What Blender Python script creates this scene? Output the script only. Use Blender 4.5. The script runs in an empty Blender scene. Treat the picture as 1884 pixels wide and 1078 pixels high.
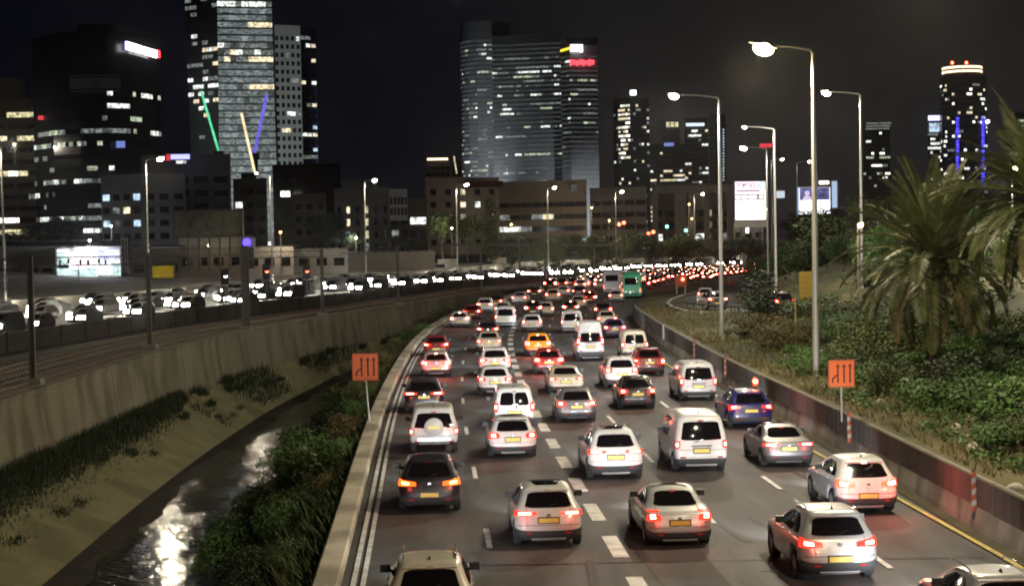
import bpy, math, random
import numpy as np
from mathutils import Vector, Matrix

random.seed(7)
RNG = np.random.default_rng(11)
S = bpy.context.scene
COL = S.collection

# ------------------------------------------------------------------ camera
FPX, CW, CH = 3000.0, 1884.0, 1078.0
CAM_Z = 8.5
_a = math.atan((539.0 - 431.0) / FPX)      # pitch below the horizon
_r = math.radians(1.0)                     # slight roll of the hand-held camera
_fw = Vector((0, math.cos(_a), -math.sin(_a)))
_u0 = Vector((0, math.sin(_a), math.cos(_a)))
_r0 = Vector((1, 0, 0))
_rt = _r0 * math.cos(_r) - _u0 * math.sin(_r)
_up = _u0 * math.cos(_r) + _r0 * math.sin(_r)
cd = bpy.data.cameras.new('camera')
cam = bpy.data.objects.new('camera', cd)
COL.objects.link(cam)
cd.sensor_width = 36.0
cd.lens = 36.0 * FPX / CW
cd.clip_start = 0.5
cd.clip_end = 9000
M = Matrix((( _rt.x, _up.x, -_fw.x, 0), (_rt.y, _up.y, -_fw.y, 0), (_rt.z, _up.z, -_fw.z, CAM_Z), (0, 0, 0, 1)))
cam.matrix_world = M
S.camera = cam

# ------------------------------------------------------------------ world, exposure
S.view_settings.view_transform = 'Standard'
S.view_settings.look = 'None'
S.view_settings.exposure = 0.0
S.view_settings.gamma = 1.0
S.view_settings.use_curve_mapping = False
w = bpy.data.worlds.new('World')
S.world = w
w.use_nodes = True
nt = w.node_tree
nt.nodes.clear()
wo = nt.nodes.new('ShaderNodeOutputWorld')
bg = nt.nodes.new('ShaderNodeBackground')
bg.inputs['Strength'].default_value = 1.0
tc = nt.nodes.new('ShaderNodeTexCoord')
sx = nt.nodes.new('ShaderNodeSeparateXYZ')
nz = nt.nodes.new('ShaderNodeTexNoise')
nz.inputs['Scale'].default_value = 3.0
nz.inputs['Detail'].default_value = 3.0
mr = nt.nodes.new('ShaderNodeMath'); mr.operation = 'MULTIPLY_ADD'
mr.inputs[1].default_value = 0.30; mr.inputs[2].default_value = -0.15
ad = nt.nodes.new('ShaderNodeMath'); ad.operation = 'ADD'
el = nt.nodes.new('ShaderNodeMath'); el.operation = 'MULTIPLY_ADD'
el.inputs[1].default_value = 0.8
rp = nt.nodes.new('ShaderNodeValToRGB')
e = rp.color_ramp.elements
e[0].position = 0.30; e[0].color = (0.0012, 0.0013, 0.0038, 1)
e[1].position = 0.85; e[1].color = (0.0100, 0.0094, 0.0090, 1)
e2 = rp.color_ramp.elements.new(0.5); e2.color = (0.0045, 0.0047, 0.0070, 1)
e3 = rp.color_ramp.elements.new(0.62); e3.color = (0.0088, 0.0084, 0.0088, 1)
mp = nt.nodes.new('ShaderNodeMath'); mp.operation = 'MULTIPLY_ADD'
mp.inputs[1].default_value = 1.1; mp.inputs[2].default_value = 0.46
L = nt.links.new
L(tc.outputs['Generated'], sx.inputs[0]); L(tc.outputs['Generated'], nz.inputs['Vector'])
L(nz.outputs['Fac'], mr.inputs[0]); L(sx.outputs['X'], mp.inputs[0])
L(mp.outputs[0], ad.inputs[0]); L(mr.outputs[0], ad.inputs[1])
L(sx.outputs['Z'], el.inputs[0]); L(ad.outputs[0], el.inputs[2])
L(el.outputs[0], rp.inputs['Fac'])
L(rp.outputs['Color'], bg.inputs['Color']); L(bg.outputs[0], wo.inputs['Surface'])

cy = S.cycles
cy.volume_bounces = 0
cy.use_denoising = True
cy.max_bounces = 4; cy.diffuse_bounces = 2; cy.glossy_bounces = 2; cy.transmission_bounces = 2
cy.caustics_reflective = False; cy.caustics_refractive = False
cy.sample_clamp_indirect = 4.0
cy.use_light_tree = True
cy.pixel_filter_type = 'BLACKMAN_HARRIS'
cy.filter_width = 2.0

# ------------------------------------------------------------------ pixel -> place helpers
def ray(px, py):
    d = _rt * ((px - CW / 2) / FPX) + _up * ((CH / 2 - py) / FPX) + _fw
    return d / d.y                       # direction per metre of distance

def Zr(d):                                # level of the road along its way
    return -0.0115 * max(0.0, min(d, 800) - 240)

def at(px, py, Y):
    q = ray(px, py) * Y
    return Vector((q.x, Y, q.z + CAM_Z))

def gz(px, py, z):
    q = ray(px, py)
    Y = (z - CAM_Z) / q.z
    return Vector((q.x * Y, Y, z))

def gr(px, py, dz=0.0):
    q = ray(px, py)
    a, b = 15.0, 1500.0
    for _ in range(50):
        m = (a + b) / 2
        if CAM_Z + q.z * m > Zr(m) + dz: a = m
        else: b = m
    return Vector((q.x * a, a, Zr(a) + dz))

# ------------------------------------------------------------------ object helpers
def link(o, parent=None):
    COL.objects.link(o)
    if parent is not None: o.parent = parent
    return o

def tag(o, label=None, cat=None, group=None, kind=None):
    if label: o['label'] = label
    if cat: o['category'] = cat
    if group: o['group'] = group
    if kind: o['kind'] = kind
    return o

def empty(name, loc=(0, 0, 0), rz=0.0, label=None, cat=None, group=None):
    o = bpy.data.objects.new(name, None)
    o.empty_display_size = 0.3
    o.location = loc; o.rotation_euler = (0, 0, rz)
    link(o)
    return tag(o, label, cat, group)

class MB:
    def __init__(s): s.v = []; s.f = []; s.mi = []
    def add(s, vs, fs, mi=0):
        o = len(s.v)
        s.v.extend([tuple(p) for p in vs])
        for f in fs:
            s.f.append(tuple(i + o for i in f)); s.mi.append(mi)
    def box(s, c, d, rz=0.0, mi=0, taper=1.0):
        x, y, z = d[0] / 2, d[1] / 2, d[2] / 2
        ca, sa = math.cos(rz), math.sin(rz)
        vs = []
        for k, (i, j) in [(q, p) for q in (-1, 1) for p in ((-1, -1), (1, -1), (1, 1), (-1, 1))]:
            t = taper if k > 0 else 1.0
            a, b = i * x * t, j * y * t
            vs.append((c[0] + a * ca - b * sa, c[1] + a * sa + b * ca, c[2] + k * z))
        s.add(vs, [(3, 2, 1, 0), (4, 5, 6, 7), (0, 1, 5, 4), (1, 2, 6, 5), (2, 3, 7, 6), (3, 0, 4, 7)], mi)
    def tube(s, pts, rad, n=8, mi=0, cap=True):
        pts = [Vector(p) for p in pts]
        if not hasattr(rad, '__len__'): rad = [rad] * len(pts)
        vs = []; fs = []
        ref = Vector((0, 0, 1))
        for i, p in enumerate(pts):
            t = (pts[min(i + 1, len(pts) - 1)] - pts[max(i - 1, 0)]).normalized()
            rf = ref if abs(t.dot(ref)) < 0.95 else Vector((0, 1, 0))
            a = t.cross(rf).normalized(); b = a.cross(t)
            for k in range(n):
                an = 2 * math.pi * k / n
                vs.append(p + (a * math.cos(an) + b * math.sin(an)) * rad[i])
        for i in range(len(pts) - 1):
            for k in range(n):
                k2 = (k + 1) % n
                fs.append((i * n + k2, i * n + k, (i + 1) * n + k, (i + 1) * n + k2))
        if cap:
            fs.append(tuple(range(n)))
            fs.append(tuple(reversed(range((len(pts) - 1) * n, len(pts) * n))))
        s.add(vs, fs, mi)
    def cyl(s, c, axis, r, h, n=16, mi=0):
        c = Vector(c); ax = Vector(axis).normalized() * h / 2
        s.tube([c - ax, c + ax], r, n, mi)
    def lathe(s, prof, n=16, c=(0, 0, 0), mi=0):
        vs = []; fs = []
        for r, z in prof:
            for k in range(n):
                an = 2 * math.pi * k / n
                vs.append((c[0] + r * math.cos(an), c[1] + r * math.sin(an), c[2] + z))
        for i in range(len(prof) - 1):
            for k in range(n):
                k2 = (k + 1) % n
                fs.append((i * n + k, i * n + k2, (i + 1) * n + k2, (i + 1) * n + k))
        s.add(vs, fs, mi)
    def prism(s, pts, z0, z1, mi=0):     # pts counter-clockwise in plan
        n = len(pts)
        vs = [(p[0], p[1], z0) for p in pts] + [(p[0], p[1], z1) for p in pts]
        fs = [(i, (i + 1) % n, n + (i + 1) % n, n + i) for i in range(n)]
        fs.append(tuple(range(n, 2 * n))); fs.append(tuple(reversed(range(n))))
        s.add(vs, fs, mi)
    def mesh(s, name, mat=None, smooth=None):
        me = bpy.data.meshes.new(name)
        me.from_pydata(s.v, [], s.f)
        mats = mat if isinstance(mat, (list, tuple)) else [mat]
        for m in mats:
            if m: me.materials.append(m)
        if len(mats) > 1: me.polygons.foreach_set('material_index', s.mi)
        if smooth is not None:
            me.polygons.foreach_set('use_smooth', [True] * len(me.polygons))
            if smooth < 180: me.set_sharp_from_angle(angle=math.radians(smooth))
        me.update()
        return me
    def build(s, name, mat=None, parent=None, smooth=None):
        return link(bpy.data.objects.new(name, s.mesh(name, mat, smooth)), parent)

def inst(name, me, parent=None, loc=(0, 0, 0), rz=0.0, sc=None):
    o = bpy.data.objects.new(name, me)
    o.location = loc; o.rotation_euler = (0, 0, rz)
    if sc: o.scale = sc
    return link(o, parent)

def kids(o): return list(o.children)
def copy_tree(o, parent=None):
    c = o.copy(); COL.objects.link(c)
    if parent is not None: c.parent = parent
    for ch in kids(o): copy_tree(ch, c)
    return c

def lamp(name, typ, loc, power, color, parent=None, size=0.1, aim=None, cone=None, blend=0.5):
    ld = bpy.data.lights.new(name, typ)
    ld.energy = power; ld.color = color
    if typ in ('SPOT', 'POINT'): ld.shadow_soft_size = size
    if typ == 'SPOT':
        ld.spot_size = math.radians(cone or 150); ld.spot_blend = blend
    o = bpy.data.objects.new(name, ld)
    o.location = loc
    if aim is not None:
        o.rotation_mode = 'QUATERNION'
        o.rotation_quaternion = Vector(aim).to_track_quat('-Z', 'Y')
    return link(o, parent)

# ------------------------------------------------------------------ materials
def mat(name, col=(0.5, 0.5, 0.5), rough=0.7, metal=0.0, spec=0.5, coat=0.0):
    m = bpy.data.materials.new(name); m.use_nodes = True
    b = m.node_tree.nodes['Principled BSDF']
    b.inputs['Base Color'].default_value = (*col, 1)
    b.inputs['Roughness'].default_value = rough
    b.inputs['Metallic'].default_value = metal
    b.inputs['Specular IOR Level'].default_value = spec
    b.inputs['Coat Weight'].default_value = coat
    return m

def noisy(name, c1, c2, scale=2.0, rough=0.85, detail=6, bump=0.0, bscale=None, stretch=(1, 1, 1), c3=None, s3=0.3, metal=0.0, coords='Object', spec=0.4):
    m = mat(name, c1, rough, metal, spec)
    t = m.node_tree; b = t.nodes['Principled BSDF']
    tcn = t.nodes.new('ShaderNodeTexCoord'); mpn = t.nodes.new('ShaderNodeMapping')
    mpn.inputs['Scale'].default_value = stretch
    t.links.new(tcn.outputs[coords], mpn.inputs[0])
    n = t.nodes.new('ShaderNodeTexNoise'); n.inputs['Scale'].default_value = scale; n.inputs['Detail'].default_value = detail
    n.inputs['Roughness'].default_value = 0.62
    t.links.new(mpn.outputs[0], n.inputs['Vector'])
    r = t.nodes.new('ShaderNodeValToRGB')
    r.color_ramp.elements[0].position = 0.34; r.color_ramp.elements[0].color = (*c1, 1)
    r.color_ramp.elements[1].position = 0.68; r.color_ramp.elements[1].color = (*c2, 1)
    t.links.new(n.outputs['Fac'], r.inputs[0])
    out = r.outputs[0]
    if c3:
        n3 = t.nodes.new('ShaderNodeTexNoise'); n3.inputs['Scale'].default_value = s3; n3.inputs['Detail'].default_value = 4
        t.links.new(mpn.outputs[0], n3.inputs['Vector'])
        r3 = t.nodes.new('ShaderNodeValToRGB'); r3.color_ramp.elements[0].position = 0.48; r3.color_ramp.elements[1].position = 0.62
        t.links.new(n3.outputs['Fac'], r3.inputs[0])
        mx = t.nodes.new('ShaderNodeMix'); mx.data_type = 'RGBA'
        t.links.new(r3.outputs[0], mx.inputs['Factor']); t.links.new(out, mx.inputs['A'])
        mx.inputs['B'].default_value = (*c3, 1); out = mx.outputs['Result']
    t.links.new(out, b.inputs['Base Color'])
    if bump:
        nb = t.nodes.new('ShaderNodeTexNoise'); nb.inputs['Scale'].default_value = bscale or scale * 6; nb.inputs['Detail'].default_value = 4
        t.links.new(mpn.outputs[0], nb.inputs['Vector'])
        bp = t.nodes.new('ShaderNodeBump'); bp.inputs['Strength'].default_value = bump; bp.inputs['Distance'].default_value = 0.05
        t.links.new(nb.outputs['Fac'], bp.inputs['Height']); t.links.new(bp.outputs[0], b.inputs['Normal'])
    return m

def glow(name, col, strength, noise=0.0, scale=1.0, base=(0.05, 0.05, 0.05), stretch=(1, 1, 1), sample=False):
    """something that gives off light: a lamp, a lit window, a screen"""
    m = mat(name, base, 0.4)
    t = m.node_tree; b = t.nodes['Principled BSDF']
    b.inputs['Emission Color'].default_value = (*col, 1)
    b.inputs['Emission Strength'].default_value = strength
    if noise:
        tcn = t.nodes.new('ShaderNodeNewGeometry'); mpn = t.nodes.new('ShaderNodeMapping')
        mpn.inputs['Scale'].default_value = stretch
        t.links.new(tcn.outputs['Position'], mpn.inputs[0])
        n = t.nodes.new('ShaderNodeTexNoise'); n.inputs['Scale'].default_value = scale; n.inputs['Detail'].default_value = 3
        t.links.new(mpn.outputs[0], n.inputs['Vector'])
        r = t.nodes.new('ShaderNodeMapRange')
        r.inputs[1].default_value = 0.36; r.inputs[2].default_value = 0.66
        r.inputs[3].default_value = strength * (1 - noise); r.inputs[4].default_value = strength * (1 + noise)
        t.links.new(n.outputs['Fac'], r.inputs[0]); t.links.new(r.outputs[0], b.inputs['Emission Strength'])
    m.cycles.emission_sampling = 'AUTO' if sample else 'NONE'
    return m

def objcolor(name, rough, metal, coat, emit=False):
    m = mat(name, (0.5, 0.5, 0.5), rough, metal, 0.5, coat)
    t = m.node_tree; b = t.nodes['Principled BSDF']
    oi = t.nodes.new('ShaderNodeObjectInfo')
    if emit:
        b.inputs['Base Color'].default_value = (0.3, 0.02, 0.02, 1)
        t.links.new(oi.outputs['Color'], b.inputs['Emission Color'])
        b.inputs['Emission Strength'].default_value = 1.0
        m.cycles.emission_sampling = 'NONE'
    else:
        # road dust over the paint, a little more rough in patches
        n = t.nodes.new('ShaderNodeTexNoise'); n.inputs['Scale'].default_value = 2.5; n.inputs['Detail'].default_value = 5
        tcn = t.nodes.new('ShaderNodeTexCoord'); t.links.new(tcn.outputs['Object'], n.inputs['Vector'])
        r = t.nodes.new('ShaderNodeMapRange'); r.inputs[1].default_value = 0.4; r.inputs[2].default_value = 0.75
        r.inputs[3].default_value = 0.0; r.inputs[4].default_value = 0.13
        t.links.new(n.outputs['Fac'], r.inputs[0])
        mx = t.nodes.new('ShaderNodeMix'); mx.data_type = 'RGBA'
        t.links.new(r.outputs[0], mx.inputs['Factor']); t.links.new(oi.outputs['Color'], mx.inputs['A'])
        mx.inputs['B'].default_value = (0.16, 0.14, 0.12, 1)
        t.links.new(mx.outputs['Result'], b.inputs['Base Color'])
        r2 = t.nodes.new('ShaderNodeMapRange'); r2.inputs[3].default_value = rough * 0.7; r2.inputs[4].default_value = rough * 1.6
        t.links.new(n.outputs['Fac'], r2.inputs[0]); t.links.new(r2.outputs[0], b.inputs['Roughness'])
    return m

MT = dict(
    asphalt=noisy('asphalt', (0.056, 0.056, 0.057), (0.086, 0.086, 0.086), 0.5, 0.72, 8, 0.25, 40, (1, 0.22, 1), (0.042, 0.042, 0.043), 0.9),
    asphalt_old=noisy('asphalt_old', (0.085, 0.080, 0.072), (0.13, 0.122, 0.108), 0.4, 0.85, 8, 0.2, 30, c3=(0.07, 0.065, 0.058), s3=0.15),
    paint_white=noisy('road_paint', (0.55, 0.55, 0.53), (0.78, 0.78, 0.76), 3.0, 0.6, 8, c3=(0.47, 0.46, 0.44), s3=1.6),
    paint_yellow=noisy('road_paint_yellow', (0.42, 0.33, 0.08), (0.58, 0.47, 0.13), 3.0, 0.6, 8, c3=(0.33, 0.27, 0.10), s3=1.6),
    concrete=noisy('concrete', (0.22, 0.205, 0.165), (0.33, 0.31, 0.255), 0.5, 0.9, 8, 0.2, 12, c3=(0.17, 0.155, 0.12), s3=0.18),
    concrete_wall=noisy('channel_wall_concrete', (0.165, 0.150, 0.098), (0.22, 0.20, 0.132), 0.35, 0.92, 8, 0.2, 9, (1, 1, 0.25), (0.12, 0.108, 0.07), 0.5),
    concrete_light=noisy('kerb_concrete', (0.40, 0.36, 0.28), (0.54, 0.49, 0.385), 0.8, 0.9, 8, 0.25, 14, c3=(0.26, 0.235, 0.185), s3=0.35),
    barrier=noisy('barrier_concrete', (0.20, 0.185, 0.165), (0.33, 0.305, 0.27), 0.9, 0.9, 8, 0.2, 12, (1, 1, 0.3), (0.15, 0.135, 0.12), 0.7),
    screen=noisy('screen_panel', (0.20, 0.186, 0.165), (0.235, 0.22, 0.196), 0.7, 0.88, 6, 0.15, 10, (1, 1, 0.5), (0.175, 0.163, 0.145), 0.5),
    rail_wall=noisy('dark_screen', (0.028, 0.024, 0.019), (0.055, 0.047, 0.036), 0.6, 0.9, 6, 0.1, 8),
    ballast=noisy('ballast', (0.05, 0.043, 0.034), (0.10, 0.088, 0.070), 6.0, 0.95, 8, 0.6, 14),
    rail=mat('rail_steel', (0.13, 0.09, 0.065), 0.5, 0.3),
    sleeper=noisy('sleeper', (0.22, 0.20, 0.16), (0.32, 0.29, 0.23), 3, 0.9),
    soil=noisy('soil', (0.075, 0.066, 0.028), (0.145, 0.122, 0.056), 0.7, 0.95, 8, 0.5, 5, c3=(0.042, 0.052, 0.016), s3=0.16),
    dark_brown=noisy('dark_brown_strip', (0.020, 0.016, 0.009), (0.042, 0.034, 0.020), 1.2, 0.8, 8, 0.6, 4),
    bank=noisy('bank_earth', (0.035, 0.032, 0.016), (0.07, 0.06, 0.03), 0.8, 0.95, 8, 0.5, 5),
    lining=noisy('channel_lining', (0.185, 0.170, 0.085), (0.26, 0.24, 0.122), 0.4, 0.93, 8, 0.25, 8, c3=(0.15, 0.138, 0.07), s3=0.25),
    city_ground=noisy('city_ground', (0.10, 0.095, 0.085), (0.17, 0.16, 0.14), 0.08, 0.95, 6),
    leaf=noisy('leaf', (0.036, 0.056, 0.014), (0.085, 0.110, 0.030), 1.6, 0.6, 3),
    leaf_dark=noisy('leaf_dark', (0.016, 0.026, 0.009), (0.040, 0.056, 0.018), 1.4, 0.65, 3),
    leaf_green=noisy('leaf_green', (0.050, 0.110, 0.020), (0.090, 0.165, 0.042), 1.2, 0.6, 3),
    leaf_dry=noisy('leaf_dry', (0.10, 0.085, 0.035), (0.19, 0.155, 0.065), 1.6, 0.8, 3),
    frond=noisy('frond', (0.066, 0.082, 0.024), (0.120, 0.132, 0.046), 2.2, 0.5, 3),
    bark=noisy('bark', (0.06, 0.045, 0.03), (0.13, 0.10, 0.07), 4, 0.95, 6, 0.6, 14),
    galv=mat('galvanised_steel', (0.50, 0.49, 0.46), 0.5, 0.45),
    mast=mat('mast_steel', (0.12, 0.112, 0.095), 0.7, 0.3),
    black=mat('black_plastic', (0.012, 0.012, 0.013), 0.45),
    trim=mat('grey_plastic', (0.045, 0.045, 0.048), 0.55),
    tyre=noisy('tyre', (0.018, 0.018, 0.018), (0.04, 0.038, 0.036), 8, 0.85),
    rim=mat('alloy', (0.42, 0.42, 0.43), 0.35, 0.7),
    chrome=mat('chrome', (0.65, 0.65, 0.66), 0.18, 1.0),
    glass=mat('tinted_glass', (0.006, 0.005, 0.006), 0.06, 0.0, 0.6),
    plate=mat('number_plate', (0.80, 0.64, 0.13), 0.45),
    plate_mark=mat('plate_mark', (0.03, 0.03, 0.03), 0.6),
    paint=objcolor('car_paint', 0.30, 0.0, 0.6),
    paint_metal=objcolor('car_paint_metallic', 0.34, 0.45, 0.6),
    paint_dull=objcolor('car_paint_dusty', 0.6, 0.0, 0.0),
    lens=objcolor('lamp_lens', 0.2, 0, 0, True),
    headlens=glow('head_lamp_lens', (1.0, 0.94, 0.80), 170.0),
    orange=mat('sign_orange', (0.72, 0.13, 0.022), 0.5),
    arrow=mat('sign_arrow', (0.045, 0.010, 0.006), 0.6),
    stripe_red=mat('delineator_red', (0.40, 0.085, 0.03), 0.6),
    stripe_white=mat('delineator_white', (0.42, 0.40, 0.36), 0.6),
    lamp_warm=glow('street_lamp_warm', (1.0, 0.82, 0.42), 90.0),
    lamp_white=glow('street_lamp_white', (1.0, 0.88, 0.60), 60.0),
    lamp_orange=glow('street_lamp_orange', (1.0, 0.55, 0.16), 30.0),
    red_light=glow('red_light', (1.0, 0.10, 0.05), 12.0),
    green_light=glow('green_light', (0.25, 1.0, 0.65), 4.0),
    white_light=glow('white_light', (1.0, 0.98, 0.95), 8.0),
    blue_light=glow('blue_light', (0.10, 0.06, 1.0), 3.0),
)
# worn tracks and oil drips follow the lanes: the sheet's u runs across the road in metres
t = MT['asphalt'].node_tree; b = t.nodes['Principled BSDF']
uvn = t.nodes.new('ShaderNodeUVMap'); uvn.uv_map = 'across'
sp = t.nodes.new('ShaderNodeSeparateXYZ'); t.links.new(uvn.outputs[0], sp.inputs[0])
ml = t.nodes.new('ShaderNodeMath'); ml.operation = 'MULTIPLY_ADD'; ml.inputs[1].default_value = 2 * math.pi / 1.65; ml.inputs[2].default_value = 0.3
sn = t.nodes.new('ShaderNodeMath'); sn.operation = 'SINE'
t.links.new(sp.outputs['X'], ml.inputs[0]); t.links.new(ml.outputs[0], sn.inputs[0])
mpn = t.nodes.new('ShaderNodeMapping'); mpn.inputs['Scale'].default_value = (1.0, 0.05, 1); t.links.new(uvn.outputs[0], mpn.inputs[0])
nn_ = t.nodes.new('ShaderNodeTexNoise'); nn_.inputs['Scale'].default_value = 0.9; nn_.inputs['Detail'].default_value = 6; t.links.new(mpn.outputs[0], nn_.inputs['Vector'])
ma = t.nodes.new('ShaderNodeMath'); ma.operation = 'MULTIPLY_ADD'; ma.inputs[1].default_value = 0.10; t.links.new(sn.outputs[0], ma.inputs[0]); t.links.new(nn_.outputs['Fac'], ma.inputs[2])
mrr = t.nodes.new('ShaderNodeMapRange'); mrr.inputs[1].default_value = 0.32; mrr.inputs[2].default_value = 0.68; mrr.inputs[3].default_value = 0.70; mrr.inputs[4].default_value = 1.22
t.links.new(ma.outputs[0], mrr.inputs[0])
old = b.inputs['Base Color'].links[0].from_socket
mm = t.nodes.new('ShaderNodeVectorMath'); mm.operation = 'SCALE'; t.links.new(old, mm.inputs[0]); t.links.new(mrr.outputs[0], mm.inputs['Scale']); t.links.new(mm.outputs[0], b.inputs['Base Color'])
# still dark water with small ripples
mw = mat('channel_water', (0.014, 0.013, 0.009), 0.08, 0, 0.10)
t = mw.node_tree; b = t.nodes['Principled BSDF']
tcn = t.nodes.new('ShaderNodeTexCoord')
n1 = t.nodes.new('ShaderNodeTexNoise'); n1.inputs['Scale'].default_value = 1.3; n1.inputs['Detail'].default_value = 4; n1.inputs['Roughness'].default_value = 0.55; n1.inputs['Distortion'].default_value = 1.6
t.links.new(tcn.outputs['Object'], n1.inputs['Vector'])
bpn = t.nodes.new('ShaderNodeBump'); bpn.inputs['Strength'].default_value = 0.42; bpn.inputs['Distance'].default_value = 0.09
n2 = t.nodes.new('ShaderNodeTexNoise'); n2.inputs['Scale'].default_value = 0.24; n2.inputs['Detail'].default_value = 4
t.links.new(tcn.outputs['Object'], n2.inputs['Vector'])
mq = t.nodes.new('ShaderNodeMapRange'); mq.inputs[1].default_value = 0.42; mq.inputs[2].default_value = 0.60; mq.inputs[3].default_value = 0.16; mq.inputs[4].default_value = 0.45
t.links.new(n2.outputs['Fac'], mq.inputs[0]); t.links.new(mq.outputs[0], bpn.inputs['Strength'])
t.links.new(n1.outputs['Fac'], bpn.inputs['Height']); t.links.new(bpn.outputs[0], b.inputs['Normal'])
MT['water'] = mw

# ================================================================== THE SETTING
DG = np.arange(-40, 2601, 1.0)

def line(pts, smooth=7.0, dz=0.0, world=False):
    """feature line x(distance) through places seen in the photo"""
    P = [(p[0], p[1]) for p in pts] if world else [(g.y, g.x) for g in (gr(p[0], p[1], dz) for p in pts)]
    P.sort()
    d = np.array([p[0] for p in P]); x = np.array([p[1] for p in P])
    y = np.interp(DG, d, x)
    s0 = (x[1] - x[0]) / (d[1] - d[0]); s1 = (x[-1] - x[-2]) / (d[-1] - d[-2])
    y = np.where(DG < d[0], x[0] + s0 * (DG - d[0]), y)
    y = np.where(DG > d[-1], x[-1] + s1 * (DG - d[-1]), y)
    k = np.exp(-0.5 * (np.arange(-30, 31) / smooth) ** 2); k /= k.sum()
    pad = np.concatenate([y[0] + (y[1] - y[0]) * np.arange(-30, 0), y, y[-1] + (y[-1] - y[-2]) * np.arange(1, 31)])
    return np.convolve(pad, k, 'valid')

def ev(arr, d): return float(np.interp(d, DG, arr))

XL = line([(660, 1070), (683, 957), (712, 800), (727, 745), (745, 697), (762, 660), (785, 625), (818, 597), (850, 580), (885, 566), (940, 549), (1000, 535), (1100, 517), (1230, 503), (1330, 497), (1470, 491)], 9)
_xr = line([(1880, 1030), (1786, 976), (1600, 862), (1500, 803), (1330, 712), (1200, 624), (1150, 583)], 9)
def slope(d): return (ev(XL, d + 2) - ev(XL, d - 2)) / 4.0
SL = np.gradient(XL)
SEC = np.sqrt(1 + SL ** 2)
XR = np.where(DG < 120, _xr, 0)
_w120 = float(_xr[int(120 + 40)] - XL[int(120 + 40)])
_bl = np.clip((DG - 100) / 50, 0, 1)
XR = (1 - _bl) * _xr + _bl * (XL + _w120 * SEC)
XR = np.where(DG > 150, XL + _w120 * SEC, XR)
XD = line([(0, 614), (300, 572), (630, 539), (760, 524), (900, 512), (1000, 506), (1250, 492.5), (1470, 484.5)], 12, 1.6)
XD = np.minimum(XD, XL - 3.2)
XF = line([(0, 735), (275, 650), (450, 605), (600, 580), (750, 557)], 9, 0.3)
XF = np.where(DG > 195, np.minimum(XF, XL - 7.0), XF)
XF = np.clip(XF, XD + 0.8, XL - 2.2)
XG = np.minimum(XF + 0.6, XL - 2.0)
_h = []
for p in [(80, 1078), (250, 930), (380, 830), (500, 750), (600, 700), (680, 650)]:
    g = gz(p[0], p[1], -6.0); _h.append((g.y, g.x))
XH = line(_h, 9, world=True)
XI = XL - np.interp(DG, [0, 60, 120, 200, 260], [6.6, 6.6, 6.4, 4.2, 2.4])
XH = np.minimum(XH, XI - 0.8); XH = np.maximum(XH, XG + 0.4)
XI = np.maximum(XI, XH + 0.6)
XJ = XL - 1.05
XO = XD - 23.0 * SEC

def LX(d, s):                              # lateral place s metres from the double line
    return ev(XL, d) + s * ev(SEC, d)

DS = list(range(-36, 130, 3)) + list(range(130, 420, 5)) + list(range(420, 900, 20)) + [1000, 1200, 1500, 1900]

def loft(name, prof, m, ds=DS, kind='structure', parent=None, thick=None):
    """prof: list of (x(d), z(d)) from left to right; one sheet along the road"""
    mb = MB(); n = len(prof)
    for d in ds:
        for fx, fz in prof: mb.v.append((fx(d), d, fz(d)))
    for i in range(len(ds) - 1):
        for k in range(n - 1):
            a = i * n + k
            mb.f.append((a, a + 1, a + n + 1, a + n)); mb.mi.append(0)
    o = mb.build(name, m, parent)
    if kind: o['kind'] = kind
    return o

A = lambda arr, off=0.0: (lambda d: ev(arr, d) + off)
Z = lambda z: (lambda d: Zr(d) + z)
Zc = lambda z: (lambda d: z)

# base ground out to the horizon
mb = MB(); mb.box((0, 1000, -9.5), (4000, 4000, 0.4)); o = mb.build('ground', MT['city_ground']); tag(o, kind='structure')

ROAD = loft('road', [(A(XL, -0.42), Z(0)), (lambda d: LX(d, 4), Z(0.03)), (lambda d: LX(d, 8.5), Z(0.05)), (lambda d: LX(d, 13), Z(0.03)), (A(XR, 0.3), Z(0))], MT['asphalt'])
uvl = ROAD.data.uv_layers.new(name='across')
for lp in ROAD.data.loops:
    c_ = ROAD.data.vertices[lp.vertex_index].co
    uvl.data[lp.index].uv = ((c_.x - ev(XL, c_.y)) / ev(SEC, c_.y), c_.y)
# channel: parapet, planted bank, water, sloping lining
loft('parapet', [(A(XL, -1.05), Z(-0.6)), (A(XL, -1.05), Z(0.26)), (A(XL, -1.0), Z(0.30)), (A(XL, -0.47), Z(0.30)), (A(XL, -0.42), Z(0.26)), (A(XL, -0.42), Z(-0.1))], MT['concrete_light'])
NB = [d for d in DS if d <= 420]
loft('bank', [(A(XI), Z(-6.3)), (lambda d: 0.55 * ev(XI, d) + 0.45 * ev(XJ, d), Z(-3.2)), (A(XJ, 0.02), Z(-0.25))], MT['bank'], NB)
loft('water', [(A(XH, -1.2), Z(-6.0)), (A(XI, 0.8), Z(-6.0))], MT['water'], NB)
loft('dark_margin', [(A(XH, -0.25), Z(-5.93)), (A(XH, 0.9), Z(-5.92)), (lambda d: min(ev(XH, d) + 1.7 + .35 * math.sin(d * .31) + .25 * math.sin(d * .83), ev(XI, d)), Z(-6.02))], MT['dark_brown'], [d for d in range(-36, 420, 2)])  # darker brown strip along the left waterline
loft('channel_lining', [(A(XG), Z(-3.45)), (lambda d: 0.5 * ev(XG, d) + 0.5 * ev(XH, d), Z(-4.72)), (A(XH, 0.5), Z(-6.12))], MT['lining'], NB)
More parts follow.
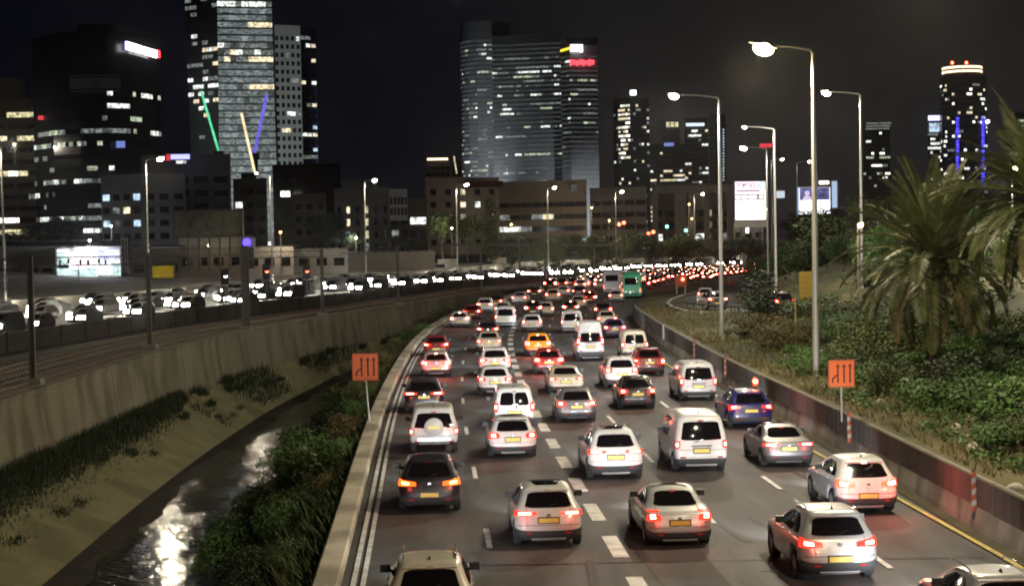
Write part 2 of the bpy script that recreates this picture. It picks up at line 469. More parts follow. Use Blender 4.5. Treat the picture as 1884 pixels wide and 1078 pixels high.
# railway ground
loft('trackbed', [(A(XD, -0.2), Z(0.05)), (lambda d: 0.5 * (ev(XD, d) + ev(XF, d)), Z(0.12)), (A(XF), Z(0.05))], MT['ballast'])
loft('track_slab', [(A(XF, -3.5), Z(0.09)), (A(XF, -3.45), Z(0.15)), (A(XF, -0.7), Z(0.15)), (A(XF, -0.65), Z(0.09))], MT['concrete_light'], [d for d in DS if d < 200])
# oncoming carriageway and city ground
ZOP = 1.0
def ZG(d): return float(np.interp(d, [270, 360], [2.1, 3.2]))
OPP = loft('opposite_carriageway', [(A(XO, -0.5), Z(ZOP)), (lambda d: 0.5 * (ev(XO, d) + ev(XD, d)), Z(ZOP + 0.06)), (A(XD, -0.28), Z(ZOP))], MT['asphalt_old'])
loft('city_ground', [(lambda d: -1960, Z(4.2)), (lambda d: ev(XO, d) - 75, Z(4.0)), (lambda d: ev(XO, d) - 40, lambda d: Zr(d) + ZG(d)), (A(XO, -0.55), lambda d: Zr(d) + ZG(d) - .1)], MT['city_ground'])

# ------------------------------------------------------------------ right bank and the slip road
_rp = []
for px, py, z in [(1884, 602, 2.6), (1620, 583, 2.0), (1447, 578, 1.7), (1323, 576, 1.1), (1292, 556, 0.9), (1312, 540, 0.4), (1372, 522, 0.0)]:
    g = gz(px, py, z); _rp.append((g.y, g.x))
_rp += [(330, ev(XL, 330) + 26), (420, ev(XL, 420) + 22), (520, ev(XL, 520) + 21)]
RC = line(_rp, 10, world=True)
def rz_(d): return float(np.interp(d, [97, 119, 131, 167, 185, 215, 250], [2.6, 2.0, 1.7, 1.0, 0.8, 0.4, 0.03])) + Zr(d)
def xr2(d):
    return ev(XR, d) + 0.42
_ph = RNG.uniform(0, 6.28, 12)
def bump(x, y):
    return (math.sin(x * 0.55 + _ph[0]) * math.sin(y * 0.31 + _ph[1]) * 0.22 + math.sin(x * 1.3 + y * 0.4 + _ph[2]) * 0.10
            + math.sin(y * 0.9 - x * 0.5 + _ph[3]) * 0.10 + math.sin(x * 2.9 + _ph[4]) * math.sin(y * 2.3 + _ph[5]) * 0.05)
def terr(x, d):
    u = x - xr2(d)
    z0 = float(np.interp(d, [140, 168], [1.50, 0.02])) + Zr(d)
    bank = z0 + min(0.055 * max(u, 0), 1.4) + bump(x, d) * min(1.0, max(u, 0) / 1.5) * 0.8
    ds = x - ev(RC, d); rz = rz_(d)
    if ds > 3.2:
        h = 0.42 * (ds - 3.2); h = 10.5 * (1 - math.exp(-h / 10.5))
        return rz + h + bump(x, d) * min(1, (ds - 3.2) / 3)
    if ds > -3.2: return rz - 0.02
    k = math.exp(-(-3.2 - ds) / 3.0)
    return bank * (1 - k) + (rz - 0.02) * k
def onT(px, py):
    q = ray(px, py); a, b_ = 30.0, None
    Y = 30.0
    while Y < 600:
        if CAM_Z + q.z * Y < terr(q.x * Y, Y): break
        Y += 0.5
    return Vector((q.x * Y, Y, terr(q.x * Y, Y)))
US = [0, 0.4, 0.9, 1.5, 2.2, 3, 4, 5, 6, 7, 8, 9, 10, 11, 12, 13, 14, 15, 16.5, 18, 20, 22, 24, 27, 30, 34, 40, 48, 60, 80, 110, 160, 240]
mb = MB(); TD = list(range(-36, 60, 4)) + list(range(60, 290, 2)) + list(range(290, 700, 10)); n = len(US)
for d in TD:
    for u in US:
        x = xr2(d) + u - 0.35 * (u == 0)
        mb.v.append((x, d, terr(x, d)))
for i in range(len(TD) - 1):
    for k in range(n - 1):
        a = i * n + k; mb.f.append((a, a + 1, a + n + 1, a + n)); mb.mi.append(0)
o = mb.build('embankment', MT['soil'], smooth=180); tag(o, kind='structure')
RD = [d for d in range(20, 521, 4)]
loft('slip_road', [(lambda d: float(np.interp(d, [172, 205], [0, 1])) * (ev(XR, d) + 0.25) + (1 - float(np.interp(d, [172, 205], [0, 1]))) * (ev(RC, d) - 2.8), lambda d: float(np.interp(d, [172, 205], [1, 0])) * (rz_(d) + 0.05) + float(np.interp(d, [172, 205], [0, 1])) * (Zr(d) + 0.006)),
                   (lambda d: ev(RC, d) - 2.0, lambda d: rz_(d) + 0.06), (lambda d: ev(RC, d) + 2.9, lambda d: rz_(d) + 0.06)], MT['asphalt_old'], RD)

# ------------------------------------------------------------------ road markings: each one its own painted piece
def band(name, d0, d1, sfun, wd, m, z=0.058, parent=ROAD, step=3.0, zf=None):
    mb = MB(); N = max(1, int(math.ceil((d1 - d0) / step)))
    for i in range(N + 1):
        d = d0 + (d1 - d0) * i / N
        x = sfun(d); zz = (zf(d) if zf else Zr(d)) + z
        mb.v += [(x - wd / 2, d, zz), (x + wd / 2, d, zz)]
        if i: a = 2 * i; mb.f.append((a - 2, a - 1, a + 1, a)); mb.mi.append(0)
    return mb.build(name, m, parent)
band('edge_line', -30, 560, lambda d: LX(d, -0.11), 0.13, MT['paint_white'])
band('edge_line', -30, 560, lambda d: LX(d, 0.13), 0.13, MT['paint_white'])
band('yellow_edge_line', -30, 168, lambda d: min(LX(d, 16.4), ev(XR, d) - 0.45), 0.16, MT['paint_yellow'])
YL = {1: 3.38, 2: 6.75, 3: 9.98, 4: 13.2}
for k, ph in ((1, 45.2), (3, 48.4), (4, 41.7)):
    d = ph - 25.2
    while d < 330:
        band('lane_dash', d - 1.45, d + 1.45, lambda q, k=k: LX(q, YL[k]), 0.16, MT['paint_white']); d += 12.6
d = 43.9 - 22
while d < 330:
    band('wide_lane_dash', d - 1.5, d + 1.5, lambda q: LX(q, YL[2]), 0.42, MT['paint_white']); d += 5.45
def streak(d0, d1, s0, s1, wd):
    band('skid_mark', d0, d1, lambda q: LX(q, s0 + (s1 - s0) * (q - d0) / (d1 - d0)), wd, SKID, 0.054)
SKID = noisy('tyre_rubber', (0.022, 0.022, 0.022), (0.045, 0.045, 0.045), 2.0, 0.7, 6, 0, None, (1, .2, 1))
for a in [(66, 72, 9.0, 8.4, .22), (43, 48, 12.0, 11.2, .25), (44, 49, 10.4, 9.9, .22), (36, 43, 7.6, 7.3, .3), (50, 57, 14.9, 14.6, .22), (80, 90, 11.8, 11.5, .2), (37, 42, 5.6, 5.9, .24), (60, 66, 2.4, 2.3, .2)]: streak(*a)
PATCH = noisy('asphalt_patch', (0.040, 0.040, 0.041), (0.058, 0.058, 0.058), 1.2, 0.8, 6)
for d0, d1, s_, wd in [(38, 47, 8.4, 1.1), (52, 63, 1.6, 1.3), (70, 84, 12.0, 1.2), (88, 110, 5.0, 1.4), (120, 150, 8.3, 1.6)]: band('asphalt_patch', d0, d1, lambda q, s_=s_: LX(q, s_), wd, PATCH, 0.050)
for d in (41.5, 58, 79.5, 103, 131): 
    mb = MB(); 
    for s_ in range(0, 17): x = LX(d, s_); mb.v += [(x, d + .03 * math.sin(s_ * 2.1), Zr(d) + .053), (x, d + .09 + .03 * math.sin(s_ * 2.1), Zr(d) + .053)]
    for k in range(16): mb.f.append((2 * k, 2 * k + 2, 2 * k + 3, 2 * k + 1)); mb.mi.append(0)
    mb.build('joint_seal', SKID, ROAD)
# curved white edge of the gore and the slip road's own line
mb = MB(); pts = [onT(*p) for p in [(1345, 577), (1300, 576), (1262, 573), (1238, 568), (1228, 562), (1236, 554), (1256, 545), (1300, 534)]]
pts = [Vector((p.x, p.y, max(p.z, rz_(p.y)) + 0.09)) for p in pts]
for i, p in enumerate(pts):
    t_ = (pts[min(i + 1, len(pts) - 1)] - pts[max(i - 1, 0)]); nn = Vector((-t_.y, t_.x, 0)).normalized() * 0.16
    mb.v += [p - nn, p + nn]
    if i: a = 2 * i; mb.f.append((a - 2, a - 1, a + 1, a)); mb.mi.append(0)
mb.build('gore_line', MT['paint_white'], ROAD)
for k in range(1, 6):
    for d in np.arange(100, 420, 14.0):
        band('lane_dash', d, d + 3.2, lambda q, k=k: ev(XD, q) - 1.2 - 3.5 * k * ev(SEC, q), 0.15, MT['paint_white'], ZOP + 0.072, OPP)

# ------------------------------------------------------------------ right hand barrier, panel by panel
BAR = empty('roadside_barrier', (ev(XR, 40), 40, 0), 0, 'long grey roadside barrier of concrete base and dark upright panels', 'barrier')
def seg_prism(name, d0, d1, prof, m, parent, zf=Z(0), xa=XR, org=None):
    """prof: (offset from line, height) ring, extruded between two distances"""
    mb = MB(); n = len(prof); org = org or (0, 0, 0)
    for d in (d0, d1):
        for ox, oz in prof: mb.v.append((ev(xa, d) + ox - org[0], d - org[1], zf(d) + oz - org[2]))
    for k in range(n):
        k2 = (k + 1) % n; mb.f.append((k, n + k, n + k2, k2)); mb.mi.append(0)
    mb.f.append(tuple(range(n))); mb.f.append(tuple(reversed(range(n, 2 * n)))); mb.mi += [0, 0]
    return mb.build(name, m, parent)
o0 = tuple(BAR.location); d = 20.0; rr = random.Random(3)
while d < 166:
    e_ = d + 3.0
    zz = Z(0)
    seg_prism('barrier_base', d + 0.012, e_ - 0.012, [(0.0, 0.0), (0.03, 0.22), (0.12, 0.66), (0.46, 0.66), (0.46, 0.0)], MT['barrier'], BAR, zz, XR, o0)
    j = rr.uniform(-0.012, 0.012)
    h = float(np.interp(d, [140, 166], [1.52, 1.0]))
    # each upright panel a shallow box with folded ribs
    ribs = []; 
    seg_prism('screen_panel', d + 0.02, e_ - 0.02, [(0.14 + j, 0.66), (0.14 + j, h), (0.22 + j, h + 0.02), (0.30 + j, h), (0.30 + j, 0.66)], MT['screen'], BAR, zz, XR, o0)
    d = e_
d = 20.0; q = 0
while d < 160 and q < 290:
    seg_prism('panel_rib', d + 0.70, d + 0.80, [(0.122, 0.70), (0.122, 1.46), (0.139, 1.46), (0.139, 0.70)], MT['screen'], BAR, Z(0), XR, o0); q += 1
    seg_prism('panel_rib', d + 1.45, d + 1.55, [(0.122, 0.70), (0.122, 1.46), (0.139, 1.46), (0.139, 0.70)], MT['screen'], BAR, Z(0), XR, o0); q += 1
    seg_prism('panel_rib', d + 2.20, d + 2.30, [(0.122, 0.70), (0.122, 1.46), (0.139, 1.46), (0.139, 0.70)], MT['screen'], BAR, Z(0), XR, o0); q += 1
    d += 3.0
# gutter dirt at the foot of the barrier
loft('gutter_dirt', [(A(XR, -0.34), Z(0.034)), (A(XR, -0.12), Z(0.05)), (A(XR, 0.02), Z(0.075))], MT['bank'], [d for d in DS if 0 <= d < 160])

# ------------------------------------------------------------------ channel wall of cast panels
CWL = empty('channel_wall', (ev(XF, 90), 90, -3), 0, 'tall stained concrete retaining wall between the railway and the channel', 'wall')
o0 = tuple(CWL.location); d = 10.0
while d < 250:
    e_ = d + 7.5; j = rr.uniform(-0.02, 0.02)
    seg_prism('wall_panel', d + 0.015, e_ - 0.015, [(-0.55 + j, -3.9), (-0.35, 0.30), (0.12, 0.30), (0.12, 0.02), (0.02 + j, 0.0), (0.55 + j, -3.6)], MT['concrete_wall'], CWL, Z(0), XF, o0)
    d = e_
# dark screen between railway and oncoming traffic
DWL = empty('trackside_screen', (ev(XD, 120), 120, 0), 0, 'long dark screen wall between the railway and the oncoming traffic', 'wall')
o0 = tuple(DWL.location); d = 40.0
while d < 560:
    e_ = d + (5.0 if d < 260 else 12.0)
    seg_prism('screen_panel', d + 0.02, e_ - 0.02, [(-0.14, 0.0), (-0.12, 1.58), (0.10, 1.58), (0.14, 0.0)], MT['rail_wall'], DWL, Z(0), XD, o0)
    if d < 260: seg_prism('screen_post', d - 0.12, d + 0.12, [(0.12, 0.0), (0.12, 1.66), (0.26, 1.66), (0.26, 0.0)], MT['rail_wall'], DWL, Z(0), XD, o0)
    d = e_
# retaining wall on the far side of the oncoming carriageway
OWL = empty('retaining_wall', (ev(XO, 250), 250, 1), 0, 'long pale retaining wall behind the oncoming traffic', 'wall')
o0 = tuple(OWL.location); d = 90.0
while d < 620:
    e_ = d + 9.0
    h = ZG(d) - .6 + 0.15 * math.sin(d * 0.02)
    seg_prism('wall_panel', d + 0.02, e_ - 0.02, [(-0.4, 0.9), (-0.35, ZOP + h), (0.05, ZOP + h), (0.15, 0.9)], MT['concrete'], OWL, Z(0), XO, o0)
    d = e_

# ------------------------------------------------------------------ railway
def track(off, label):
    t_ = empty('railway_track', (ev(XF, 90) + off, 90, 0.1), 0, label, 'railway track'); o0 = tuple(t_.location)
    arr = np.maximum(XF + off, XD + 1.6 + (off + 8) * 0.2)
    for s in (-0.72, 0.72):
        mb = MB(); ds = [d for d in DS if 0 <= d <= 420]
        prof = [(-0.07, 0.10), (-0.02, 0.14), (-0.035, 0.28), (0.035, 0.28), (0.02, 0.14), (0.07, 0.10)]
        for d in ds:
            for ox, oz in prof: mb.v.append((ev(arr, d) + s + ox - o0[0], d - o0[1], Zr(d) + oz + 0.12 - o0[2]))
        n = len(prof)
        for i in range(len(ds) - 1):
            for k in range(n):
                k2 = (k + 1) % n; a = i * n
                mb.f.append((a + k, a + n + k, a + n + k2, a + k2)); mb.mi.append(0)
        mb.build('rail', MT['rail'], t_)
    me = None; d = 60.0; cnt = 0; sm = MB()
    while d < 240:
        bx = ((ev(arr, d) - o0[0], d - o0[1], 0.13 + Zr(d) - o0[2] + 0.03), (2.5, 0.26, 0.16))
        if cnt < 200:
            b1 = MB(); b1.box((0, 0, 0), bx[1])
            me = me or b1.mesh('sleeper', MT['sleeper'])
            inst('sleeper', me, t_, bx[0])
        else: sm.box(*bx)
        cnt += 1; d += 0.7
    if sm.v: tag(sm.build('far_sleepers', MT['sleeper'], t_), kind='stuff')
track(-2.0, 'railway track nearest the channel wall with shiny rails')
track(-5.9, 'second railway track closer to the dark screen wall')

# ================================================================== VEHICLES
def pchip(x, y):
    x = np.array(x, float); y = np.array(y, float)
    h = np.diff(x); dl = np.diff(y) / h
    m = np.zeros_like(y)
    for i in range(1, len(x) - 1):
        if dl[i - 1] * dl[i] > 0:
            w1 = 2 * h[i] + h[i - 1]; w2 = h[i] + 2 * h[i - 1]
            m[i] = (w1 + w2) / (w1 / dl[i - 1] + w2 / dl[i])
    m[0] = dl[0]; m[-1] = dl[-1]
    def f(q):
        i = int(min(max(np.searchsorted(x, q) - 1, 0), len(x) - 2)); t = (q - x[i]) / h[i]
        t = min(max(t, 0), 1)
        return float((2*t**3 - 3*t*t + 1) * y[i] + (t**3 - 2*t*t + t) * h[i] * m[i] + (-2*t**3 + 3*t*t) * y[i+1] + (t**3 - t*t) * h[i] * m[i+1])
    return f

class Body:
    def __init__(s, lev, bow=0.07, fbow=0.22, barrel=0.025):
        a = np.array(lev, float); s.z = a[:, 0]; s.lev = a
        s.f = [pchip(s.z, a[:, k]) for k in range(1, 6)]
        s.bow, s.fb, s.bar = bow, fbow, barrel
    def P(s, t, z):
        sg = 1
        if t < 0: sg, t = -1, -t
        if t > 5: t, sg = 10 - t, -sg
        w, yr, yf, rr, rf = [g(z) for g in s.f]
        if t <= 2:
            x0 = w - rr; yb = yr + s.bow * (x0 / w) ** 2
            if t <= 1: x = x0 * t; y = yr + s.bow * (x / w) ** 2
            else:
                a = (t - 1) * math.pi / 2; x = x0 + rr * math.sin(a); y = yb + rr - rr * math.cos(a)
        else:
            x0 = w - rf; yfb = yf - s.fb * (x0 / w) ** 2
            if t <= 3:
                y0 = yr + s.bow * ((w - rr) / w) ** 2 + rr; y1 = yfb - rf; u = t - 2
                x = w + s.bar * (1 - (2 * u - 1) ** 2); y = y0 + (y1 - y0) * u
            elif t <= 4:
                a = (t - 3) * math.pi / 2; x = x0 + rf * math.cos(a); y = yfb - rf + rf * math.sin(a)
            else:
                x = x0 * (5 - t); y = yf - s.fb * (x / w) ** 2
        return Vector((sg * x, y, z))
    def N(s, t, z):
        e = 0.01
        zl = max(s.z[0], z - 0.015); zh = min(s.z[-1], z + 0.015)
        a = s.P(t + e, z) - s.P(t - e, z); b = s.P(t, zh) - s.P(t, zl)
        n = a.cross(b)
        return n.normalized() if n.length > 1e-9 else Vector((0, -1, 0))
    def shell(s, mb, wheels=(), R=0.34, mi=0):
        half = [0, .22, .44, .66, .86, 1] + [1 + k / 5 for k in range(1, 6)] + [2 + k / 32 for k in range(1, 33)] + [3 + k / 4 for k in range(1, 5)] + [4.2, 4.5, 4.75, 5]
        ts = [-q for q in reversed(half[1:-1])] + half
        zs = sorted(set([round(q, 3) for q in s.z] + [round(float(q), 3) for q in np.linspace(s.z[0], s.z[-1], 20)]))
        zz = [zs[0]]
        for q in zs[1:]:
            if q - zz[-1] > 0.02 or q == zs[-1]: zz.append(q)
        n = len(ts); vs = []
        for z in zz:
            for t in ts:
                p = s.P(t, z)
                if 2 < abs(t) < 3:
                    for yw in wheels:
                        if (p.y - yw) ** 2 + (z - R) ** 2 < (R + 0.06) ** 2: p.x -= math.copysign(0.22, p.x)
                vs.append(p)
        fs = []
        for i in range(len(zz) - 1):
            for k in range(n):
                k2 = (k + 1) % n; fs.append((i * n + k, i * n + k2, (i + 1) * n + k2, (i + 1) * n + k))
        # roof: two shrinking rings
        top = (len(zz) - 1) * n; c = sum((vs[top + k] for k in range(n)), Vector()) / n
        for q, dz in ((0.8, 0.012), (0.4, 0.024)):
            o = len(vs)
            for k in range(n):
                p = vs[top + k]; vs.append(Vector((c.x + (p.x - c.x) * q, c.y + (p.y - c.y) * q, p.z + dz)))
            b0 = top if q == 0.8 else o - n
            for k in range(n):
                k2 = (k + 1) % n; fs.append((b0 + k, b0 + k2, o + k2, o + k))
        fs.append(tuple(range(len(vs) - n, len(vs))))
        fs.append(tuple(reversed(range(n))))
        mb.add(vs, fs, mi)
    def panel(s, mb, t0, t1, zlo, zhi, off=0.012, nt=8, nz=3, skirt=0.03, mi=0):
        f0 = zlo if callable(zlo) else (lambda u: zlo); f1 = zhi if callable(zhi) else (lambda u: zhi)
        vs = []; fs = []; m = nz + 1
        for i in range(nt + 1):
            u = i / nt; t = t0 + (t1 - t0) * u; a, b = f0(u), f1(u)
            for k in range(m):
                z = a + (b - a) * k / nz
                vs.append(s.P(t, z) + s.N(t, z) * off)
        for i in range(nt):
            for k in range(nz): fs.append((i * m + k, (i + 1) * m + k, (i + 1) * m + k + 1, i * m + k + 1))
        ring = [i * m for i in range(nt + 1)] + [nt * m + k for k in range(1, m)] + [i * m + nz for i in range(nt - 1, -1, -1)] + [k for k in range(nz - 1, 0, -1)]
        o = len(vs); cen = sum(vs, Vector()) / len(vs)
        for j in ring:
            i, k = divmod(j, m); u = i / nt; t = t0 + (t1 - t0) * u; z = f0(u) + (f1(u) - f0(u)) * k / nz
            vs.append(vs[j] - s.N(t, z) * (off + skirt))
        r = len(ring)
        for q in range(r): fs.append((ring[q], o + q, o + (q + 1) % r, ring[(q + 1) % r]))
        mb.add(vs, fs, mi)

LEV = {}
LEV['suv'] = [(.24,.80,.16,4.20,.25,.4),(.34,.89,.05,4.38,.28,.45),(.52,.92,.0,4.45,.30,.5),(.70,.93,.02,4.43,.30,.5),(.86,.925,.06,4.32,.28,.5),(.95,.915,.09,4.0,.26,.5),(1.02,.90,.11,3.45,.24,.45),(1.08,.875,.14,3.25,.22,.35),(1.22,.80,.27,3.0,.20,.3),(1.38,.73,.43,2.72,.18,.28),(1.52,.665,.55,2.38,.16,.26),(1.60,.62,.60,2.10,.16,.26),(1.645,.55,.68,1.90,.2,.28)]
def resc(l, sy, sz, sw, W=None): return [(z * sz + (0.0), w * sw, yr * sy, yf * sy, rr, rf) for z, w, yr, yf, rr, rf in l]
LEV['hatch'] = resc(LEV['suv'], .91, .905, .955)
LEV['sedan'] = [(.20,.78,.18,4.35,.22,.4),(.30,.86,.05,4.55,.26,.45),(.48,.89,.0,4.65,.28,.5),(.66,.90,.02,4.63,.28,.5),(.80,.895,.06,4.5,.26,.5),(.90,.885,.08,4.1,.22,.5),(.965,.87,.12,3.6,.20,.45),(1.005,.85,.55,3.4,.20,.4),(1.05,.82,.80,3.25,.2,.3),(1.16,.75,1.02,3.0,.2,.28),(1.28,.69,1.28,2.75,.18,.26),(1.38,.635,1.55,2.45,.16,.26),(1.435,.58,1.75,2.25,.2,.26),(1.46,.50,1.9,2.1,.2,.26)]
LEV['van'] = [(.24,.84,.14,4.6,.16,.4),(.36,.92,.03,4.8,.16,.42),(.55,.945,.0,4.88,.16,.45),(.80,.955,.02,4.86,.16,.45),(.98,.95,.04,4.72,.16,.45),(1.08,.94,.05,4.4,.16,.42),(1.18,.925,.06,4.1,.16,.36),(1.40,.885,.10,3.85,.16,.30),(1.62,.84,.15,3.55,.16,.28),(1.80,.795,.21,3.2,.18,.28),(1.90,.73,.28,2.95,.22,.30),(1.945,.62,.40,2.7,.26,.32)]
LEV['van'] = [(z, w * .955, yr, yf, rr, rf) for z, w, yr, yf, rr, rf in LEV['van']]
LEV['minibus'] = [(z if z < 1.0 else 1.0 + (z - 1.0) * 1.72, w * (1.0 if z < 1.3 else 0.98), yr * .8, yf + .5 if z < 1.1 else yf + .75, rr, rf) for z, w, yr, yf, rr, rf in LEV['van']]
LEV['offroader'] = [(.40,.82,.14,4.3,.12,.3),(.50,.90,.03,4.5,.14,.32),(.68,.925,.0,4.55,.14,.34),(.88,.93,.01,4.53,.14,.34),(1.02,.925,.02,4.4,.14,.34),(1.10,.915,.03,3.7,.14,.34),(1.17,.90,.04,3.4,.14,.3),(1.30,.86,.07,3.2,.14,.26),(1.50,.80,.12,3.0,.14,.24),(1.70,.745,.17,2.78,.14,.24),(1.80,.70,.21,2.6,.18,.26),(1.85,.62,.30,2.4,.22,.26)]
LEV['panel_van'] = resc([(z, w, yr, yf, rr, rf) for z, w, yr, yf, rr, rf in LEV['van']], .86, .94, .95)

STY = dict(  # lamp styles: (t inner, t outer, z lo inner, z hi inner, z lo outer, z hi outer) as share of the body height
    slim=(.50, 1.9, .575, .615, .545, .635), wide=(.62, 1.85, .53, .60, .53, .66), round=(.80, 1.75, .53, .63, .50, .66),
    boxy=(.80, 1.7, .53, .68, .52, .68), tall=(1.02, 1.8, .42, .63, .42, .63), post=(1.0, 1.75, .43, .56, .43, .56), low=(.70, 1.8, .56, .62, .50, .64))

_BP = {}
def W(role, name, mb, smooth=40): return dict(name=name, role=role, me=mb.mesh(name, ROLE[role], smooth), loc=(0, 0, 0), kids=[])
ROLE = dict(pdull=MT['paint_dull'], paint=MT['paint'], pmetal=MT['paint_metal'], glass=MT['glass'], black=MT['black'], trim=MT['trim'], tyre=MT['tyre'], rim=MT['rim'], chrome=MT['chrome'],
            plate=MT['plate'], mark=MT['plate_mark'], lens=MT['lens'], core=MT['lens'], brake=MT['lens'], head=MT['lens'])

def wheel_bp(x, y, R, wd=0.22):
    sg = 1 if x > 0 else -1
    mb = MB(); prof = [(R * .62, -wd / 2), (R * .94, -wd / 2), (R, -wd / 2 + .03), (R, wd / 2 - .03), (R * .94, wd / 2), (R * .62, wd / 2)]
    mb.lathe(prof, 24); mb.v = [(p[2], p[0], p[1]) for p in mb.v]
    w_ = W('tyre', 'tyre', mb); w_['loc'] = (x, y, R)
    mb = MB(); mb.lathe([(0.001, wd * .36), (R * .2, wd * .38), (R * .58, wd * .30), (R * .64, wd * .46), (R * .64, -wd * .4)], 20)
    for k in range(5):
        a = 2 * math.pi * k / 5
        mb.box((math.cos(a) * R * .38, math.sin(a) * R * .38, wd * .36), (R * .5, .05, .03), a)
    mb.v = [(p[2] * sg, p[0], p[1]) for p in mb.v]
    w_['kids'].append(W('rim', 'rim', mb)); return w_

def car_bp(kind, style='wide', far=False, rails=False, sunroof=False, black_roof=False, metal=False, front=False, noplate=False):
    key = (kind, style, far, rails, sunroof, black_roof, metal, front)
    if key in _BP: return _BP[key]
    B = Body(LEV[kind]); H = B.z[-1]; out = []
    Lh = max(r[3] for r in LEV[kind])
    R = .37 if kind in ('suv', 'offroader', 'minibus') else .33
    boxy = kind in ('van', 'minibus', 'panel_van', 'offroader')
    yw = (.85 if not kind == 'minibus' else 1.0, Lh - .9)
    mb = MB(); B.shell(mb, () if far else yw, R)
    out.append(W('pdull' if front else 'pmetal' if metal else 'paint', 'body', mb, 55))
    # greenhouse
    if kind == 'sedan': zb, zt = .72 * H, .93 * H
    elif boxy: zb, zt = (.57 * H, .885 * H) if kind != 'minibus' else (.50 * H, .74 * H)
    else: zb, zt = .685 * H, .915 * H
    tw = 1.06 if not boxy else .97
    if kind == 'panel_van':
        for s in (-1, 1):
            mb = MB(); a, b_ = (.05, .93)
            t0, t1 = (a, b_) if s > 0 else (-b_, -a)
            B.panel(mb, t0, t1, lambda u: zb + .05 * (2*u-1)**6, lambda u: zt - .07 * (2*u-1)**6, .010, 10, 4)
            out.append(W('glass', 'rear_window', mb))
    else:
        mb = MB(); cr = .03 if boxy else .045
        B.panel(mb, -tw, tw, lambda u: zb + cr * abs(2*u-1)**7, lambda u: zt - cr * 1.3 * abs(2*u-1)**7, .010, 22, 5)
        out.append(W('glass', 'rear_window', mb))
    # windscreen and side glass
    fz0, fz1 = {'sedan': (.70, .93), 'van': (.61, .88), 'minibus': (.52, .80), 'panel_van': (.61, .88), 'offroader': (.64, .9)}.get(kind, (.67, .93))
    if not far or front:
        mb = MB(); B.panel(mb, 4.08, 5.92, fz0 * H, fz1 * H, .008, 12, 4); out.append(W('glass', 'windscreen', mb))
    if not (far and front):
        segs = [(2.10, 2.30), (2.34, 2.60), (2.63, 2.93)] if not kind == 'sedan' else [(2.02, 2.16), (2.2, 2.52), (2.56, 2.9)]
        if kind in ('van', 'panel_van'): segs = [(2.42, 2.60), (2.63, 2.94)] if kind == 'van' else [(2.60, 2.93)]
        if kind == 'minibus': segs = [(2.06, 2.25), (2.28, 2.47), (2.50, 2.68), (2.71, 2.94)]
        sz0, sz1 = (zb - .01, zt + .01)
        if far: segs = [(segs[0][0], segs[-1][1])]
        for s in (-1, 1):
            for i, (a, b_) in enumerate(segs):
                lo = lambda u: sz0; hi = lambda u: sz1
                if i == 0 and not boxy and not far: lo = lambda u: sz0 + (1 - u) * .02; hi = lambda u: sz1 - (1 - u) ** 2 * (sz1 - sz0) * .55
                if i == len(segs) - 1 and not far: hi = lambda u: sz1 - max(0, u - .45) ** 1.6 * (sz1 - sz0) * 1.0
                mb = MB(); t0, t1 = (a, b_) if s > 0 else (-a, -b_)
                if s > 0: B.panel(mb, t0, t1, lo, hi, .008, 6, 3)
                else: B.panel(mb, -b_, -a, (lambda u, f=lo: f(1 - u)), (lambda u, f=hi: f(1 - u)), .008, 6, 3)
                out.append(W('glass', 'side_window', mb))
    # tail lamps with a bright core
    a, b_, li, hi_, lo_, ho = STY[style]
    for s in (-1, 1):
        mb = MB(); g0 = lambda u: (li + (lo_ - li) * u ** 1.2) * H; g1 = lambda u: (hi_ + (ho - hi_) * u ** .8) * H
        if s > 0: B.panel(mb, a, b_, g0, g1, .022, 10, 3)
        else: B.panel(mb, -b_, -a, lambda u: g0(1 - u), lambda u: g1(1 - u), .022, 10, 3)
        lens = W('lens', 'tail_lamp', mb)
        mb = MB(); c0, c1 = a + (b_ - a) * (.16 if style == 'slim' else .26), a + (b_ - a) * .64
        k0 = lambda u: g0(.2 + .5 * u) + (g1(.2 + .5 * u) - g0(.2 + .5 * u)) * .28
        k1 = lambda u: g0(.2 + .5 * u) + (g1(.2 + .5 * u) - g0(.2 + .5 * u)) * .74
        if s > 0: B.panel(mb, c0, c1, k0, k1, .030, 6, 2, .01)
        else: B.panel(mb, -c1, -c0, lambda u: k0(1 - u), lambda u: k1(1 - u), .030, 6, 2, .01)
        lens['kids'].append(W('core', 'bulb', mb))
        out.append(lens)
    # third brake lamp
    mb = MB(); bz = zt + .012 if kind != 'sedan' else zt - .03
    B.panel(mb, -.16, .16, bz, bz + .035, .022, 4, 1); out.append(W('brake', 'brake_lamp', mb))
    # plate
    pz = .33 * H if kind in ('suv', 'hatch') and style in ('wide',) else (.45 * H if not boxy else .36 * H)
    if kind == 'offroader': pz = .50 * H
    if kind != 'offroader':
        y = B.P(0, pz + .06).y
        mb = MB(); mb.box((0, y - .022, pz + .06), (.54, .02, .125)); p_ = W('plate', 'number_plate', mb)
        if not far:
            mb = MB(); mb.box((0, y - .010, pz + .06), (.60, .02, .19)); out.append(W('trim', 'plate_recess', mb))
        out.append(p_)
    # wheels
    if not (far and front):
        for x in (-1, 1):
            for k in ((0, 1) if not far else (0,)):
                wx = B.P(2.25 if k == 0 else 2.8, .5).x
                out.append(wheel_bp(x * (wx - .115), yw[k], R))
    if front:
        for s in (-1, 1):
            mb = MB(); zc = .45 * H
            a, b_ = (3.30, 4.42)
            if s > 0: B.panel(mb, a, b_, zc - .13, zc + .12, .03, 6, 2)
            else: B.panel(mb, -b_, -a, zc - .13, zc + .12, .03, 6, 2)
            out.append(W('head', 'headlight', mb))
        mb = MB(); B.panel(mb, 4.35, 5.65, .22 * H, .36 * H, .012, 8, 2); out.append(W('black', 'grille', mb))
